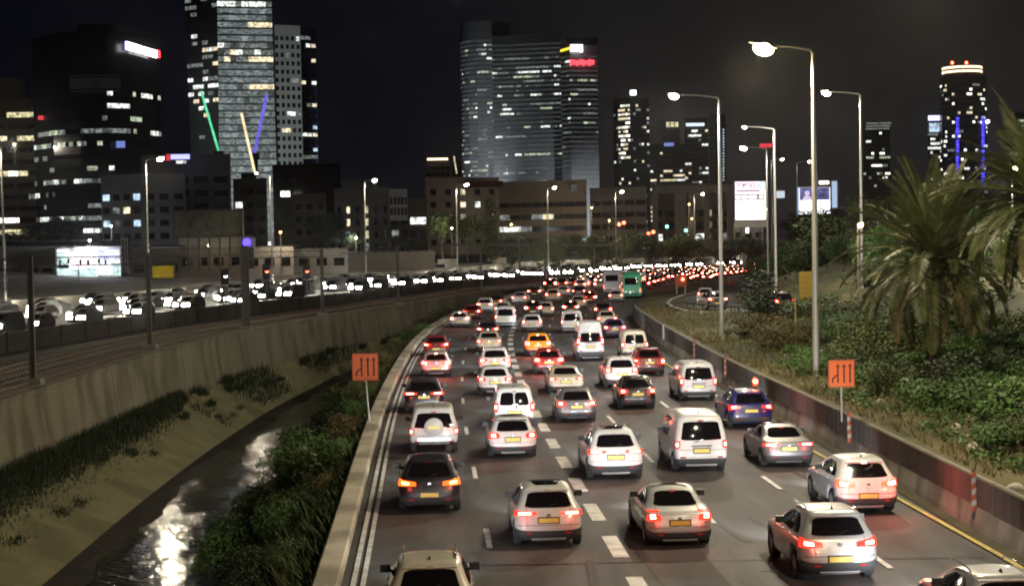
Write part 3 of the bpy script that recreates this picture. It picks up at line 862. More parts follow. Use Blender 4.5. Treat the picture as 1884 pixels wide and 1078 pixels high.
    if far:
        if not front:
            mb = MB(); B.panel(mb, -1.7, 1.7, .19 * H, .27 * H, .014, 10, 1); out.append(W('trim', 'bumper', mb))
        _BP[key] = (out, Lh, H); return _BP[key]
    # lower bumper, reflectors, bumper joint, tailgate joint
    mb = MB(); zl = B.z[0] + .01
    B.panel(mb, -1.95, 1.95, zl, lambda u: (.315 + .05 * abs(2*u-1) ** 3) * H if not boxy else .255 * H, .016, 20, 3); out.append(W('trim', 'bumper', mb))
    mb = MB(); B.panel(mb, -.8, .8, zl + .0, zl + .055, .035, 10, 1); out.append(W('pmetal', 'skid_plate', mb))
    for s in (-1, 1):
        mb = MB(); a, b_ = (.75, 1.0); t0, t1 = (a, b_) if s > 0 else (-b_, -a)
        B.panel(mb, t0, t1, .265 * H, .29 * H, .024, 4, 1); out.append(W('lens', 'reflector', mb))
    mb = MB(); jz = .40 * H
    B.panel(mb, -1.5, 1.5, jz, jz + .014, .004, 16, 1, .01); out.append(W('black', 'bumper_joint', mb))
    for s in (-1, 1):
        mb = MB(); t0 = .93 if not boxy else .96
        B.panel(mb, s * t0 - .008, s * t0 + .008, jz, zb, .004, 1, 6, .01); out.append(W('black', 'tailgate_joint', mb))
    mb = MB(); y = B.P(0, .50 * H).y; mb.box((0, y - .018, .575 * H), (.10, .02, .06)); out.append(W('chrome', 'badge', mb))
    for s in (-1, 1):
        mb = MB(); p = B.P(s * 2.70, zb + .02); mb.box((p.x + s * .13, p.y + .06, zb + .10), (.24, .12, .16), 0, 0, .9)
        mb.box((p.x + s * .03, p.y + .06, zb + .04), (.12, .06, .05)); out.append(W('black', 'mirror', mb))
        for t_ in ((2.34, 2.62) if kind != 'panel_van' else (2.62,)):
            q = B.P(s * t_, zb - .10); mb = MB(); mb.box((q.x + s * .018, q.y, zb - .10), (.03, .18, .03)); out.append(W('pmetal' if metal else 'paint', 'door_handle', mb))
    if not boxy and kind != 'sedan':
        mb = MB(); yb = B.P(0, zt).y; ww = B.f[0](zt) * .86
        vs = []; fs = []
        for i in range(9):
            u = -1 + i / 4
            vs += [(u * ww, yb + .26, zt + .065), (u * ww, yb - .035 + .06 * u * u, zt + .045), (u * ww, yb - .02 + .06 * u * u, zt + .018), (u * ww, yb + .2, zt + .03)]
            if i:
                o_ = 4 * (i - 1)
                for k in range(4): fs.append((o_ + k, o_ + 4 + k, o_ + 4 + (k + 1) % 4, o_ + (k + 1) % 4))
        fs += [(0, 1, 2, 3), (35, 34, 33, 32)]
        mb.add(vs, fs); out.append(W('black' if black_roof else ('pmetal' if metal else 'paint'), 'spoiler', mb, 40))
        mb = MB(); mb.tube([(0, B.P(0, zb + .05).y - .02, zb + .03), (.22, B.P(.25, zb + .10).y - .025, zb + .11)], .010, 5); out.append(W('black', 'wiper', mb))
    if rails:
        for s in (-1, 1):
            mb = MB(); zr = H + .03
            pts = [(s * .56, .95, zr - .03), (s * .57, 1.05, zr + .025), (s * .585, 1.6, zr + .03), (s * .57, 2.25, zr + .015), (s * .56, 2.36, zr - .05)]
            mb.tube(pts, .018, 6); out.append(W('chrome', 'roof_rail', mb))
    if sunroof or black_roof:
        mb = MB(); y0, y1 = (LEV[kind][-1][2] + .15, LEV[kind][-1][3] - .02)
        vs = []; fs = []
        for i in range(5):
            y = y0 + (y1 - y0) * i / 4
            for k in range(5):
                x = -.47 + .94 * k / 4; vs.append((x, y, H + .031 - .03 * (x / .5) ** 4 - .01 * abs(2 * i / 4 - 1) ** 3))
        for i in range(4):
            for k in range(4): a = i * 5 + k; fs.append((a, a + 1, a + 6, a + 5))
        mb.add(vs, fs); out.append(W('glass' if sunroof else 'black', 'roof_panel', mb, 60))
    mb = MB(); mb.box((0, LEV[kind][-1][2] + .2, H + .05), (.05, .16, .07), 0, 0, .3); out.append(W('black', 'aerial', mb))
    if kind == 'offroader':
        mb = MB(); mb.lathe([(.001, -.14), (.30, -.13), (.365, -.08), (.37, .06), (.001, .07)], 24, (0, 0, 0))
        mb.v = [(p[0], p[2] - .12, p[1] + .60 * H) for p in mb.v]
        sp = W('pmetal' if metal else 'paint', 'spare_wheel', mb, 40)
        mb = MB(); mb.box((0, -.28, .60 * H), (.46, .02, .12)); sp['kids'].append(W('plate', 'number_plate', mb)); out.append(sp)
        mb = MB(); mb.box((0, -.05, .33 * H), (1.30, .16, .12)); out.append(W('chrome', 'step_bar', mb))
    if kind == 'panel_van':
        mb = MB(); B.panel(mb, -.012, .012, .30 * H, zt + .02, .006, 1, 6, .01); out.append(W('black', 'door_joint', mb))
        mb = MB(); mb.box((.09, B.P(0, .55 * H).y - .03, .53 * H), (.05, .04, .16)); out.append(W('black', 'rear_handle', mb))
    if kind in ('van', 'minibus'):
        mb = MB(); mb.tube([(0, B.P(0, zb).y - .03, zb - .01), (-.28, B.P(0, zb - .1).y - .03, zb - .06)], .012, 5); out.append(W('black', 'wiper', mb))
        mb = MB(); y = B.P(0, .46 * H).y; mb.box((0, y - .02, .475 * H), (.72, .03, .035)); out.append(W('trim', 'tailgate_handle', mb))
    _BP[key] = (out, Lh, H); return _BP[key]

VAR = random.Random(77)
def car_inst(bp, name, loc, rz, color, label, cat, group, brake, amber=False):
    root = empty(name, loc, rz, label, cat, group)
    # lens, core and third lamp by how hard the car brakes
    lens, core, third = {0: ((.9, .025, .012), (18, 5.5, 3.2), (.03, .001, .001)),
                         1: ((3.0, .07, .03), (45, 10, 6), (.05, .002, .002)),
                         2: ((9, .32, .13), (150, 45, 30), (50, 17, 11))}[brake]
    if label.startswith('distant'): lens = tuple(2.2 * q for q in lens)
    if amber: lens, core = (3.2, .34, .03), (24, 9.5, 1.2)
    hk = VAR.choice([60, 120, 180, 240, 300])
    def mk(p, par):
        o = bpy.data.objects.new(p['name'], p['me']); o.location = p['loc']; COL.objects.link(o); o.parent = par
        r = p['role']
        if r in ('paint', 'pmetal', 'pdull'): o.color = (*color, 1)
        elif r == 'lens': o.color = (*lens, 1) if p['name'] == 'tail_lamp' else (.08, .004, .003, 1)
        elif r == 'head': o.color = (hk, hk * .94, hk * .80, 1)
        elif r == 'core': o.color = (*core, 1)
        elif r == 'brake': o.color = (*third, 1)
        for k in p['kids']: mk(k, o)
    for p in bp: mk(p, root)
    if not label.startswith(('distant', 'oncoming')): v_ = VAR.uniform(.955, 1.045); root.scale = (VAR.uniform(.975, 1.02), VAR.uniform(.96, 1.05), v_)
    return root

C = dict(white=(.62, .62, .61), silver=(.46, .46, .46), grey=(.17, .17, .175), dark=(.011, .011, .014), black=(.006, .006, .007), blue=(.012, .014, .11), red=(.16, .012, .010),
         cream=(.52, .48, .38), yellow=(.72, .30, .015), purple=(.035, .022, .11), brown=(.07, .05, .04), pearl=(.54, .53, .50))
def yaw(d): return -math.atan(slope(d))
NEAR = [
 # kind, style, colour, px, py, brake, label, options
 ('suv', 'wide', 'cream', 793, 1176, 0, 'cream white car cut off by the bottom edge in the leftmost lane', dict(rails=True)),
 ('suv', 'wide', 'dark', 791, 940, 1, 'dark car with orange tail lamps and large yellow plate beside the double white line', dict()),
 ('offroader', 'post', 'pearl', 799, 832, 0, 'boxy white off road car carrying a spare wheel on its tailgate', dict()),
 ('suv', 'slim', 'dark', 781, 758, 1, 'dark car just ahead of the boxy one with the spare wheel', dict(rails=False)),
 ('hatch', 'wide', 'silver', 803, 693, 2, 'silver hatchback glowing red with three bright brake lamps beside the double white line', dict(metal=True)),
 ('hatch', 'wide', 'red', 803, 655, 1, 'dark red car in front of the braking silver hatchback', dict()),
 ('suv', 'slim', 'pearl', 1008, 1003, 1, 'large pearl white car with dark glass roof, foremost in the second lane', dict(sunroof=True)),
 ('hatch', 'round', 'white', 943, 841, 1, 'white hatchback with black roof and rounded tail lamps right behind the small panel van', dict(black_roof=True)),
 ('panel_van', 'tall', 'white', 946, 785, 0, 'small white van with two split rear windows', dict()),
 ('hatch', 'round', 'white', 911, 727, 0, 'white hatchback with a bright plate in front of the small split window van', dict()),
 ('suv', 'low', 'pearl', 911, 692, 1, 'pale car with wide tail lamps and dark red rear window in the second lane', dict()),
 ('sedan', 'low', 'cream', 900, 648, 0, 'cream saloon with reddish boot lid in the second lane', dict()),
 ('hatch', 'wide', 'dark', 898, 624, 1, 'dark car just ahead of the cream saloon', dict()),
 ('suv', 'slim', 'white', 1131, 881, 1, 'white car with dark sunroof and long tail lamps beside the wide lane dashes', dict(sunroof=True, rails=True)),
 ('hatch', 'round', 'grey', 1060, 776, 1, 'grey hatchback beside the wide lane dashes ahead of the sunroof car', dict(metal=True)),
 ('sedan', 'low', 'cream', 1041, 724, 0, 'beige saloon between the grey hatchback and the braking small red one', dict()),
 ('hatch', 'round', 'red', 1010, 688, 2, 'small dark red hatchback braking right behind the yellow taxi', dict()),
 ('hatch', 'round', 'yellow', 990, 655, 2, 'orange yellow hatchback braking in the third lane', dict()),
 ('hatch', 'boxy', 'white', 979, 611, 0, 'plain white hatchback ahead of the orange yellow one', dict()),
 ('sedan', 'boxy', 'silver', 1247, 1003, 1, 'silver saloon with square red tail lamps in the fourth lane', dict(metal=True)),
 ('van', 'post', 'white', 1287, 866, 0, 'white van with a wide rear window in the fourth lane', dict()),
 ('hatch', 'round', 'black', 1172, 752, 1, 'black hatchback with yellow plate and glossy rear window', dict()),
 ('suv', 'boxy', 'white', 1143, 714, 1, 'white car lit brightly by the headlights of the black hatchback behind', dict()),
 ('van', 'tall', 'silver', 1283, 736, 0, 'pale grey people carrier van close to the roadside barrier', dict()),
 ('minibus', 'tall', 'white', 1086, 664, 0, 'tall white high roof minibus in the fourth lane', dict()),
 ('suv', 'tall', 'red', 1194, 690, 1, 'dark red car with yellow plate beside the barrier', dict()),
 ('panel_van', 'tall', 'cream', 1167, 660, 0, 'cream van ahead of the dark red car by the barrier', dict()),
 ('hatch', 'round', 'purple', 1131, 622, 1, 'dark purple blue hatchback right of the tall minibus', dict()),
 ('suv', 'wide', 'silver', 1537, 1066, 1, 'silver car with roof rails lowest in the rightmost lane but one', dict(metal=True, rails=True)),
 ('suv', 'wide', 'white', 1590, 943, 2, 'white car braking hard with red lit rear window near the yellow edge line', dict()),
 ('sedan', 'slim', 'grey', 1447, 857, 1, 'dark grey saloon with bright bumper near the yellow edge line', dict(metal=True)),
 ('suv', 'low', 'blue', 1379, 786, 1, 'dark blue car with silver roof rails near the barrier', dict(rails=True)),
 ('hatch', 'wide', 'silver', 1850, 1196, 1, 'silver car cut off by the bottom right corner of the picture', dict(metal=True, rails=True)),
]
NAMES = dict(suv='suv_car', hatch='hatchback', sedan='saloon_car', van='van', minibus='minibus', offroader='offroad_car', panel_van='panel_van')
TAKEN = []
def put_car(kind, style, col, px, py, brake, label, opt, far=False, group='cars heading away on the highway', dz=0.0, rzo=0.0, beam=0):
    g = gr(px, py, 0.03 + dz); d = g.y; dirv = Vector((slope(d), 1, 0)).normalized()
    bp, Lh, H = car_bp(kind, style, far, **opt)
    loc = g - dirv * (0.55 if not far else 0.2)
    TAKEN.append((loc.x + dirv.x * 2, loc.y + 2))
    rt = car_inst(bp, NAMES[kind], loc, yaw(d) + rzo, C[col], label, 'car' if kind not in ('van', 'minibus', 'panel_van') else 'van', group, brake, 'orange tail lamps' in label)
    if beam:
        lamp('headlight_beam', 'SPOT', (0, Lh + .08, .68), beam, (.92, .96, 1), rt, .12, (0, 1, -.085), 76, .9)
    if brake == 2 and not far:
        for s in (-1, 1): lamp('brake_glow', 'POINT', (s * .70, -.34, .58 * H), 42, (1, .05, .03), rt, .08)
    elif not far:
        for s in (-1, 1): lamp('tail_glow', 'POINT', (s * .70, -.32, .58 * H), 6 if brake else 2.5, (1, .05, .03), rt, .08)
    return rt
for k_ in NEAR:
    put_car(*k_, beam=1500)

MID = [
 ('hatch', 'wide', 'silver', 846, 603, 2, 'silver car braking beside the left kerb ahead of the empty stretch of road'),
 ('hatch', 'wide', 'red', 868, 588, 1, 'dark red car ahead of the braking silver one by the left kerb'),
 ('suv', 'slim', 'white', 892, 576, 1, 'white car third ahead along the left kerb'),
 ('van', 'tall', 'white', 930, 603, 0, 'white van with bright lower tailgate in the second lane, far up the road'),
 ('hatch', 'low', 'cream', 925, 583, 0, 'cream car right ahead of the white tailgate van'),
 ('sedan', 'low', 'dark', 910, 567, 1, 'dark taxi with a lit roof sign near the left kerb'),
 ('sedan', 'low', 'white', 955, 560, 1, 'white saloon crossing towards the left kerb beyond the lit roof sign taxi'),
 ('suv', 'wide', 'dark', 981, 584, 2, 'dark red lit car braking ahead of the plain white hatchback'),
 ('hatch', 'tall', 'cream', 1003, 582, 0, 'cream hatchback right of the dark braking car in the third lane'),
 ('hatch', 'wide', 'dark', 1050, 580, 2, 'dark car with two round bright brake lamps in the fourth lane'),
 ('van', 'tall', 'white', 1053, 613, 0, 'white van close to the left side of the tall minibus'),
 ('hatch', 'round', 'cream', 1064, 568, 0, 'cream hatchback ahead of the dark car with bright brake lamps'),
 ('suv', 'boxy', 'cream', 1017, 557, 1, 'beige car in the third lane behind the far bend'),
 ('hatch', 'round', 'white', 1036, 546, 1, 'white hatchback before the far bend in the second lane'),
 ('suv', 'wide', 'dark', 983, 549, 1, 'dark car by the left kerb at the start of the far bend'),
 ('hatch', 'wide', 'red', 1085, 560, 2, 'red car braking behind the grey coach'),
 ('suv', 'boxy', 'dark', 1110, 588, 1, 'dark car in the fifth lane beyond the purple blue hatchback'),
 ('sedan', 'low', 'cream', 1117, 603, 1, 'cream car directly ahead of the purple blue hatchback'),
 ('hatch', 'low', 'silver', 1133, 557, 1, 'silver hatchback directly left of the green bus'),
 ('suv', 'slim', 'white', 1068, 535, 1, 'white car by the left kerb left of the grey coach'),
 ('hatch', 'round', 'purple', 1065, 548, 0, 'blue grey car in the third lane left of the red braking car'),
]
for k_ in MID: put_car(*k_, {}, True, beam=300)
# taxi roof sign lit on the far taxi
for kx in [('hatch', 'boxy', 'white', 1298, 557, 0, 'white car on the slip road, first of the two by the gore line', .95), ('suv', 'wide', 'dark', 1322, 577, 1, 'dark car with red tail lamps on the slip road behind the lamp post', 1.2), ('suv', 'boxy', 'black', 1447, 581, 1, 'black car on the slip road beside the slender dark tree', 1.75)]:
    g = gz(kx[3], kx[4], kx[7]); g.z = rz_(g.y) + .07
    bp, Lh, H = car_bp(kx[0], kx[1], True)
    sl = (ev(RC, g.y + 3) - ev(RC, g.y - 3)) / 6
    rt = car_inst(bp, NAMES[kx[0]], g, -math.atan(sl), C[kx[2]], kx[6], 'car', 'cars on the slip road', kx[5])
    TAKEN.append((g.x, g.y))
    lamp('headlight_beam', 'SPOT', (0, Lh + .08, .68), 160, (1, .95, .86), rt, .12, (0, 1, -.1), 70, .8)

# the far queue round the bend
rq = random.Random(21)
def free(x, y, r=5.2): return all((x - a) ** 2 * 4 + (y - b_) ** 2 > r * r for a, b_ in TAKEN)
LN = ['leftmost', 'second', 'third', 'fourth', 'fifth']
for ln in range(7):
    d = 238 + rq.uniform(0, 8)
    if ln > 4: d = 262 + 5 * ln
    while d < (560 if ln < 6 else 500):
        x = LX(d, 1.7 + 3.3 * ln + (0.6 if ln > 4 else 0))
        if free(x, d, 6.5) and rq.random() < .9:
            kind = rq.choice(['hatch', 'hatch', 'sedan', 'suv', 'suv', 'van']); st = rq.choice(['wide', 'round', 'boxy', 'low'])
            col = rq.choice(['white', 'white', 'silver', 'dark', 'grey', 'red', 'cream', 'dark']); br = rq.choice([1, 2, 2, 2, 2])
            bp, Lh, H = car_bp(kind, st, True)
            loc = (x, d, Zr(d) + .03)
            lab = f"distant {'van' if kind == 'van' else 'car'} with red tail lamps in the {LN[min(ln, 4)]} lane of the queue round the bend" if ln < 5 else 'distant car with red tail lamps on the merging lanes right of the queue'
            car_inst(bp, NAMES[kind], loc, yaw(d), C[col], lab, 'van' if kind == 'van' else 'car', f"distant cars in lane {ln + 1}" if ln < 5 else 'distant cars on the merging lanes', br)
            TAKEN.append((x, d + 2))
            d += rq.uniform(7.5, 12)
        else: d += 2.5

# buses
def bus(px, py, col, label, style):
    g = gr(px, py, .03); d = g.y
    rt = empty('bus' if style else 'coach', g, yaw(d), label, 'bus')
    Wd, Hh, Ln = 1.25, 3.15, 11.5
    B = Body([(.30, Wd - .04, .10, Ln - .1, .2, .2), (.45, Wd, .0, Ln, .22, .22), (1.5, Wd, .02, Ln, .22, .22), (2.6, Wd - .03, .08, Ln - .1, .2, .2), (3.0, Wd - .10, .16, Ln - .3, .2, .2), (Hh, Wd - .25, .35, Ln - .6, .2, .2)], .10)
    mb = MB(); B.shell(mb, (2.6, Ln - 2.6), .5); o = mb.build('body', MT['paint'], rt, 50); o.color = (*col, 1)
    mb = MB(); B.panel(mb, -.85, .85, 1.75, 2.62, .012, 10, 4); mb.build('rear_window', MT['glass'], rt, 40)
    for s in (-1, 1):
        for k in range(6):
            mb = MB(); t0 = 2.06 + k * .15; a, b_ = (t0, t0 + .135)
            B.panel(mb, *((a, b_) if s > 0 else (-b_, -a)), 1.55, 2.55, .012, 3, 2); mb.build('side_window', MT['glass'], rt, 40)
        mb = MB(); B.panel(mb, *((1.02, 1.6) if s > 0 else (-1.6, -1.02)), .75, 1.25, .02, 4, 2); o = mb.build('tail_lamp', MT['lens'], rt, 40); o.color = (2.2, .5, .25, 1)
        for y in (2.6, Ln - 2.6):
            w_ = wheel_bp(s * (Wd - .16), y, .48, .3); o = inst('tyre', w_['me'], rt, w_['loc']); inst('rim', w_['kids'][0]['me'], o)
    mb = MB(); B.panel(mb, -.9, .9, .50, .68, .02, 8, 1); mb.build('bumper', MT['trim'], rt, 40)
    mb = MB(); mb.box((.1, -.02, .9), (.55, .03, .13)); mb.build('number_plate', MT['plate'], rt)
    mb = MB(); mb.box((0, 3.0, Hh + .10), (1.7, 2.4, .2), 0, 0, .9); o = mb.build('roof_unit', MT['paint'], rt); o.color = (*col, 1)
    TAKEN.append((g.x, g.y)); return rt
bus(1162, 549, (.05, .42, .22), 'green bus beside the gore where the slip road joins', 1)
bus(1126, 541, (.55, .56, .60), 'pale grey coach left of the green bus', 0)

# ------------------------------------------------------------------ oncoming traffic
ro = random.Random(5)
OL = ['lane next to the dark screen', 'second lane from the dark screen', 'third lane from the dark screen', 'fourth lane from the dark screen', 'fifth lane from the dark screen', 'lane along the retaining wall']
cnt = 0
for ln in range(6):
    d = 92 + ro.uniform(0, 7)
    while d < 600:
        se = ev(SEC, d); x = ev(XD, d) - (2.9 + 3.5 * ln) * se
        px = 942 + 3000 * x / d
        if px < -60: d += 4; continue
        if px > 1500: break
        if ro.random() < .93:
            kind = ro.choice(['hatch', 'hatch', 'suv', 'sedan', 'suv', 'van'])
            bp, Lh, H = car_bp(kind, 'wide', True, front=True)
            col = ro.choice(['grey', 'dark', 'black', 'black', 'black', 'black', 'dark'])
            sl = (ev(XD, d + 3) - ev(XD, d - 3)) / 6
            loc = Vector((x + ro.uniform(-.3, .3), d, Zr(d) + ZOP + .06)); dirv = Vector((sl, 1, 0)).normalized()
            rt = car_inst(bp, NAMES[kind], loc + dirv * Lh, math.pi - math.atan(sl), C[col],
                          f"oncoming {'van' if kind == 'van' else 'car'} with white headlights in the {OL[ln]}", 'van' if kind == 'van' else 'car', 'oncoming cars, ' + OL[ln], 0)
            for ch in list(rt.children):
                if ch.name.split('.')[0] in ('tail_lamp', 'brake_lamp', 'number_plate', 'rear_window'):
                    for c2 in list(ch.children): bpy.data.objects.remove(c2)
                    bpy.data.objects.remove(ch)
            if d < 260 and ro.random() < .12:
                lamp('headlight_beam', 'SPOT', (0, Lh + .08, .66), 220, (1, .95, .86), rt, .12, (0, 1, -.1), 76, .9)
            cnt += 1
        d += ro.uniform(7.6, 12.5) * (1.0 if d < 260 else 1.3)
# two box lorries among the oncoming cars
def lorry(px, py, label, col):
    g = gr(px, py, ZOP + .06); d = g.y; sl = (ev(XD, d + 3) - ev(XD, d - 3)) / 6
    rt = empty('box_lorry', g, math.pi - math.atan(sl), label, 'lorry', 'box lorries in the oncoming traffic')
    mb = MB(); mb.box((0, -3.6, 2.25), (2.45, 6.6, 2.6)); mb.build('cargo_box', MT['stripe_white'], rt)
    mb = MB(); mb.box((0, -3.8, .75), (1.1, 7.4, .35)); mb.build('chassis', MT['black'], rt)
    mb = MB(); mb.prism([(-1.15, 0.0), (1.15, 0.0), (1.15, 1.75), (.95, 2.0), (-.95, 2.0), (-1.15, 1.75)], .55, 1.65); mb.prism([(-1.12, .05), (1.12, .05), (1.08, 1.55), (.9, 1.72), (-.9, 1.72), (-1.08, 1.55)], 1.65, 2.75); o = mb.build('cab', MT['paint'], rt); o.color = (*col, 1)
    mb = MB(); mb.box((0, 1.74, 2.15), (1.9, .06, .8)); mb.build('windscreen', MT['glass'], rt)
    for s in (-1, 1):
        mb = MB(); mb.box((s * .85, 2.02, .85), (.4, .06, .25)); mb.build('headlight', MT['headlens'], rt)
        for y in (1.0, -5.2):
            w_ = wheel_bp(s * 1.05, y, .48, .3); o = inst('tyre', w_['me'], rt, w_['loc']); inst('rim', w_['kids'][0]['me'], o)
lorry(815, 508, 'white box lorry in the oncoming traffic left of the two trees', (.6, .6, .6))
lorry(905, 500, 'white box lorry with a darker cab in the oncoming traffic below the cypress', (.2, .22, .25))

# ================================================================== STREET LAMPS
def street_lamp(base, h, arm, power, m, label, group, col=(1, .87, .62), size=1.0, name='street_lamp', light=True, tilt=0.6, cone=178, rad=0.11, typ='SPOT', pm='galv'):
    """arm: horizontal vector from the pole head to the lantern"""
    rt = empty(name, base, 0, label, 'street lamp', group)
    mb = MB(); mb.tube([(0, 0, 0), (0, 0, .5), (0, 0, h * .5), (0, 0, h)], [rad * 1.5, rad * 1.25, rad, rad * .62], 10); mb.build('pole', MT[pm], rt, 40)
    mb = MB(); mb.box((0, 0, .06), (.5, .5, .12)); mb.build('base_plate', MT['concrete'], rt)
    a = Vector((arm[0], arm[1], 0)); L_ = a.length; u = a.normalized()
    tip = a + Vector((0, 0, h + .35))
    if L_ > .3:
        mb = MB(); mb.tube([(0, 0, h - .05), Vector((0, 0, h + .12)) + u * .12, Vector((0, 0, h + .28)) + u * L_ * .5, tip], [rad * .6, rad * .55, rad * .42, rad * .4], 8); mb.build('arm', MT['galv'], rt, 40)
    ry = math.atan2(u.y, u.x)
    mb = MB(); prof = [(-.5, .10, .05), (-.3, .17, .13), (.1, .20, .17), (.45, .15, .10), (.6, .06, .03)]
    vs = []; fs = []; n = 10
    for (lx, wy, hz) in prof:
        for k in range(n):
            an = math.pi * k / (n - 1); vs.append((lx * size, -wy * size * math.cos(an), hz * size * math.sin(an)))
    for i in range(len(prof) - 1):
        for k in range(n - 1): fs.append((i * n + k, (i + 1) * n + k, (i + 1) * n + k + 1, i * n + k + 1))
    fs.append(tuple(range(n))); fs.append(tuple(reversed(range((len(prof) - 1) * n, len(prof) * n))))
    mb.add(vs, fs); hd = mb.build('lantern', MT['mast'], rt, 50); hd.location = tip + u * .3 * size; hd.rotation_euler = (0, -tilt * 0.4, ry)
    mb = MB(); vs = []; fs = []
    for i in range(9):
        for k in range(12):
            an = 2 * math.pi * k / 12; f_ = -math.pi / 2 + math.pi * i / 8; r = max(.02, math.cos(f_))
            vs.append((.40 * size * r * math.cos(an), .27 * size * r * math.sin(an), .26 * size * math.sin(-f_) - .12 * size))
    for i in range(8):
        for k in range(12): fs.append((i * 12 + k, (i + 1) * 12 + k, (i + 1) * 12 + (k + 1) % 12, i * 12 + (k + 1) % 12))
    mb.add(vs, fs); g = mb.build('lens', m, hd, 60)
    if light: lamp('lamp_light', typ, tip + u * .3 * size + Vector((0, 0, -.62 * size)) + (Vector((0, -1.8, 0)) if typ == 'POINT' else Vector()), power, col, rt, .25, (0, 0, -1), cone, .3)
    return rt

GR_R = 'street lamps along the right bank'
def rlamp(px, py_base, py_top, px_l, py_l, z0, power, m, label, size=1.0, light=True, name='street_lamp', rad=.11):
    b = gz(px, py_base, z0); top = at(px, py_top, b.y); l = at(px_l, py_l, b.y)
    z = terr(b.x, b.y) if -30 < b.y < 285 else z0
    h = top.z - z
    return street_lamp((b.x, b.y, z - .1), h + .1, (l.x - top.x + .3 * size, 0), power, m, label, GR_R, size=size, light=light, name=name, rad=rad, col=(1, .84, .58) if m is MT['lamp_warm'] else (1, .92, .78))
PW = 11000
rlamp(1502, 692, 97, 1412, 92, 1.7, PW, MT['lamp_warm'], 'tallest street lamp with a bright yellow lantern above the right bank', 1.2, rad=.13)
rlamp(1328, 622, 183, 1246, 180, 1.45, PW, MT['lamp_white'], 'street lamp behind the pale people carrier with its arm over the highway', .8)
rlamp(1428, 560, 240, 1374, 242, 2.0, 7000, MT['lamp_white'], 'street lamp with a thin level arm right behind the slender dark tree', .45)
rlamp(1414, 535, 276, 1371, 277, 1.4, 7000, MT['lamp_white'], 'street lamp just left of the thin armed one with a glowing round lantern', 1.0)
rlamp(1586, 545, 176, 1524, 178, 2.8, 7000, MT['lamp_white'], 'street lamp standing beside the palm with its arm to the left', .9)
rlamp(1468, 490, 300, 1487, 297, -.5, 2500, MT['lamp_white'], 'small distant street lamp with its arm to the right above the second billboard', .9)
rlamp(1421, 500, 296, 1437, 294, -.5, 2500, MT['lamp_white'], 'small distant street lamp right of the thin armed lamp', .8)
# the same row goes on behind and beside the camera
for i, (d, pw) in enumerate([(46, PW), (14, PW), (-18, PW)]):
    x = ev(XR, d) + 1.9
    street_lamp((x, d, terr(x, d) - .1), 15.4, (-2.6, 0), pw, MT['lamp_warm'], 'street lamp with a warm lantern on the right bank beside the near lanes', GR_R)
for i, d in enumerate([60, 22]):
    x = ev(XL, d) - .75
    street_lamp((x, d, .28), 14.5, (2.4, 0), PW * .35, MT['lamp_white'], 'street lamp on the parapet of the channel beside the near lanes', 'street lamps on the parapet')if False else None
# oncoming side
GR_L = 'street lamps along the oncoming carriageway'
def llamp(px, py_top, px_l, py_l, Y, power, label, z0=1.0, size=1.0, m='lamp_white'):
    top = at(px, py_top, Y); l = at(px_l, py_l, Y); z = z0 + Zr(Y)
    return street_lamp((top.x, Y, z), top.z - z, (l.x - top.x - .2, 0), power, MT[m], label, GR_L, size=size, col=(1, .88, .66))
llamp(268, 297, 293, 291, 190, 5797, 'street lamp behind the second railway mast with an orange white lantern')
llamp(2, 272, -22, 270, 158, 6851, 'street lamp at the left edge of the picture, only its pole in view')
llamp(497, 322, 476, 318, 236, 5797, 'street lamp right of the blue round sign with its lantern hidden against the lit tower', size=.5)
llamp(670, 335, 688, 330, 276, 6851, 'street lamp in front of the low block with three lit stair windows')
llamp(839, 343, 857, 339, 308, 6851, 'street lamp left of the two dark trees')
llamp(1007, 348, 1019, 345, 336, 6851, 'street lamp in front of the long grey office block')
llamp(1132, 355, 1143, 352, 372, 6851, 'street lamp left of the red traffic lights')
llamp(1277, 359, 1292, 355, 404, 6851, 'street lamp in front of the columned building')
# smaller lamps in the town
GR_T = 'small lamps in the town behind the traffic'
def town_lamp(px, py, Y, m, power, col, label, zg=4.0, size=.7):
    p = at(px, py, Y); z = zg + Zr(Y) * .0
    return street_lamp((p.x, Y, z), max(2.5, p.z - z), (.05, -.35), power * .45, MT[m], label, GR_T, col=col, size=size, rad=.07, typ='POINT', pm='mast')
WO = (1, .74, .48); WW = (1, .90, .76); WC = (.90, .94, 1)
for a in [(516, 430, 300, 'lamp_orange', 2600, WO, 'small orange lamp right of the blue round sign'),
          (1088, 384, 430, 'lamp_orange', 5000, WO, 'orange lamp at the end wall of the long grey office block'),
          (940, 415, 400, 'lamp_orange', 2600, WO, 'low orange lamp above the bushes right of the cypress'),
          (1120, 408, 430, 'lamp_orange', 2600, WO, 'amber lamp left of the red traffic lights'),
          (831, 422, 350, 'lamp_white', 3200, WW, 'small white lamp between the two dark trees'),
          (1267, 378, 440, 'lamp_orange', 3000, WO, 'upper orange lamp before the columned building'),
          (1272, 404, 440, 'lamp_orange', 2200, WO, 'lower orange lamp before the columned building'),
          (1410, 387, 420, 'lamp_orange', 2500, WO, 'orange lamp at the foot of the big bright billboard'),
          (166, 445, 290, 'lamp_white', 6000, WC, 'round white lamp above the brightly lit shop front'),
          (27, 268, 500, 'lamp_warm', 12000, WW, 'hazy yellow lamp in front of the leftmost tower'),
          (655, 440, 360, 'lamp_white', 3600, WC, 'white lamp behind the low block with three stair windows'),
          (205, 418, 360, 'lamp_white', 4200, WC, 'white lamp at the corner of the grey block with bluish windows'),
          (385, 455, 294, 'lamp_warm', 380, WW, 'warm lamp under the blank billboard'),
          (1862, 318, 120, 'lamp_warm', 16000, WW, 'bright warm lamp above the palm crown at the right edge'),
          (1578, 421, 118, 'lamp_orange', 2600, WO, 'orange lamp glowing left of the palm crown')]:
    zg = 4.0 if a[2] > 200 else 3.0
    town_lamp(*a, zg=zg)

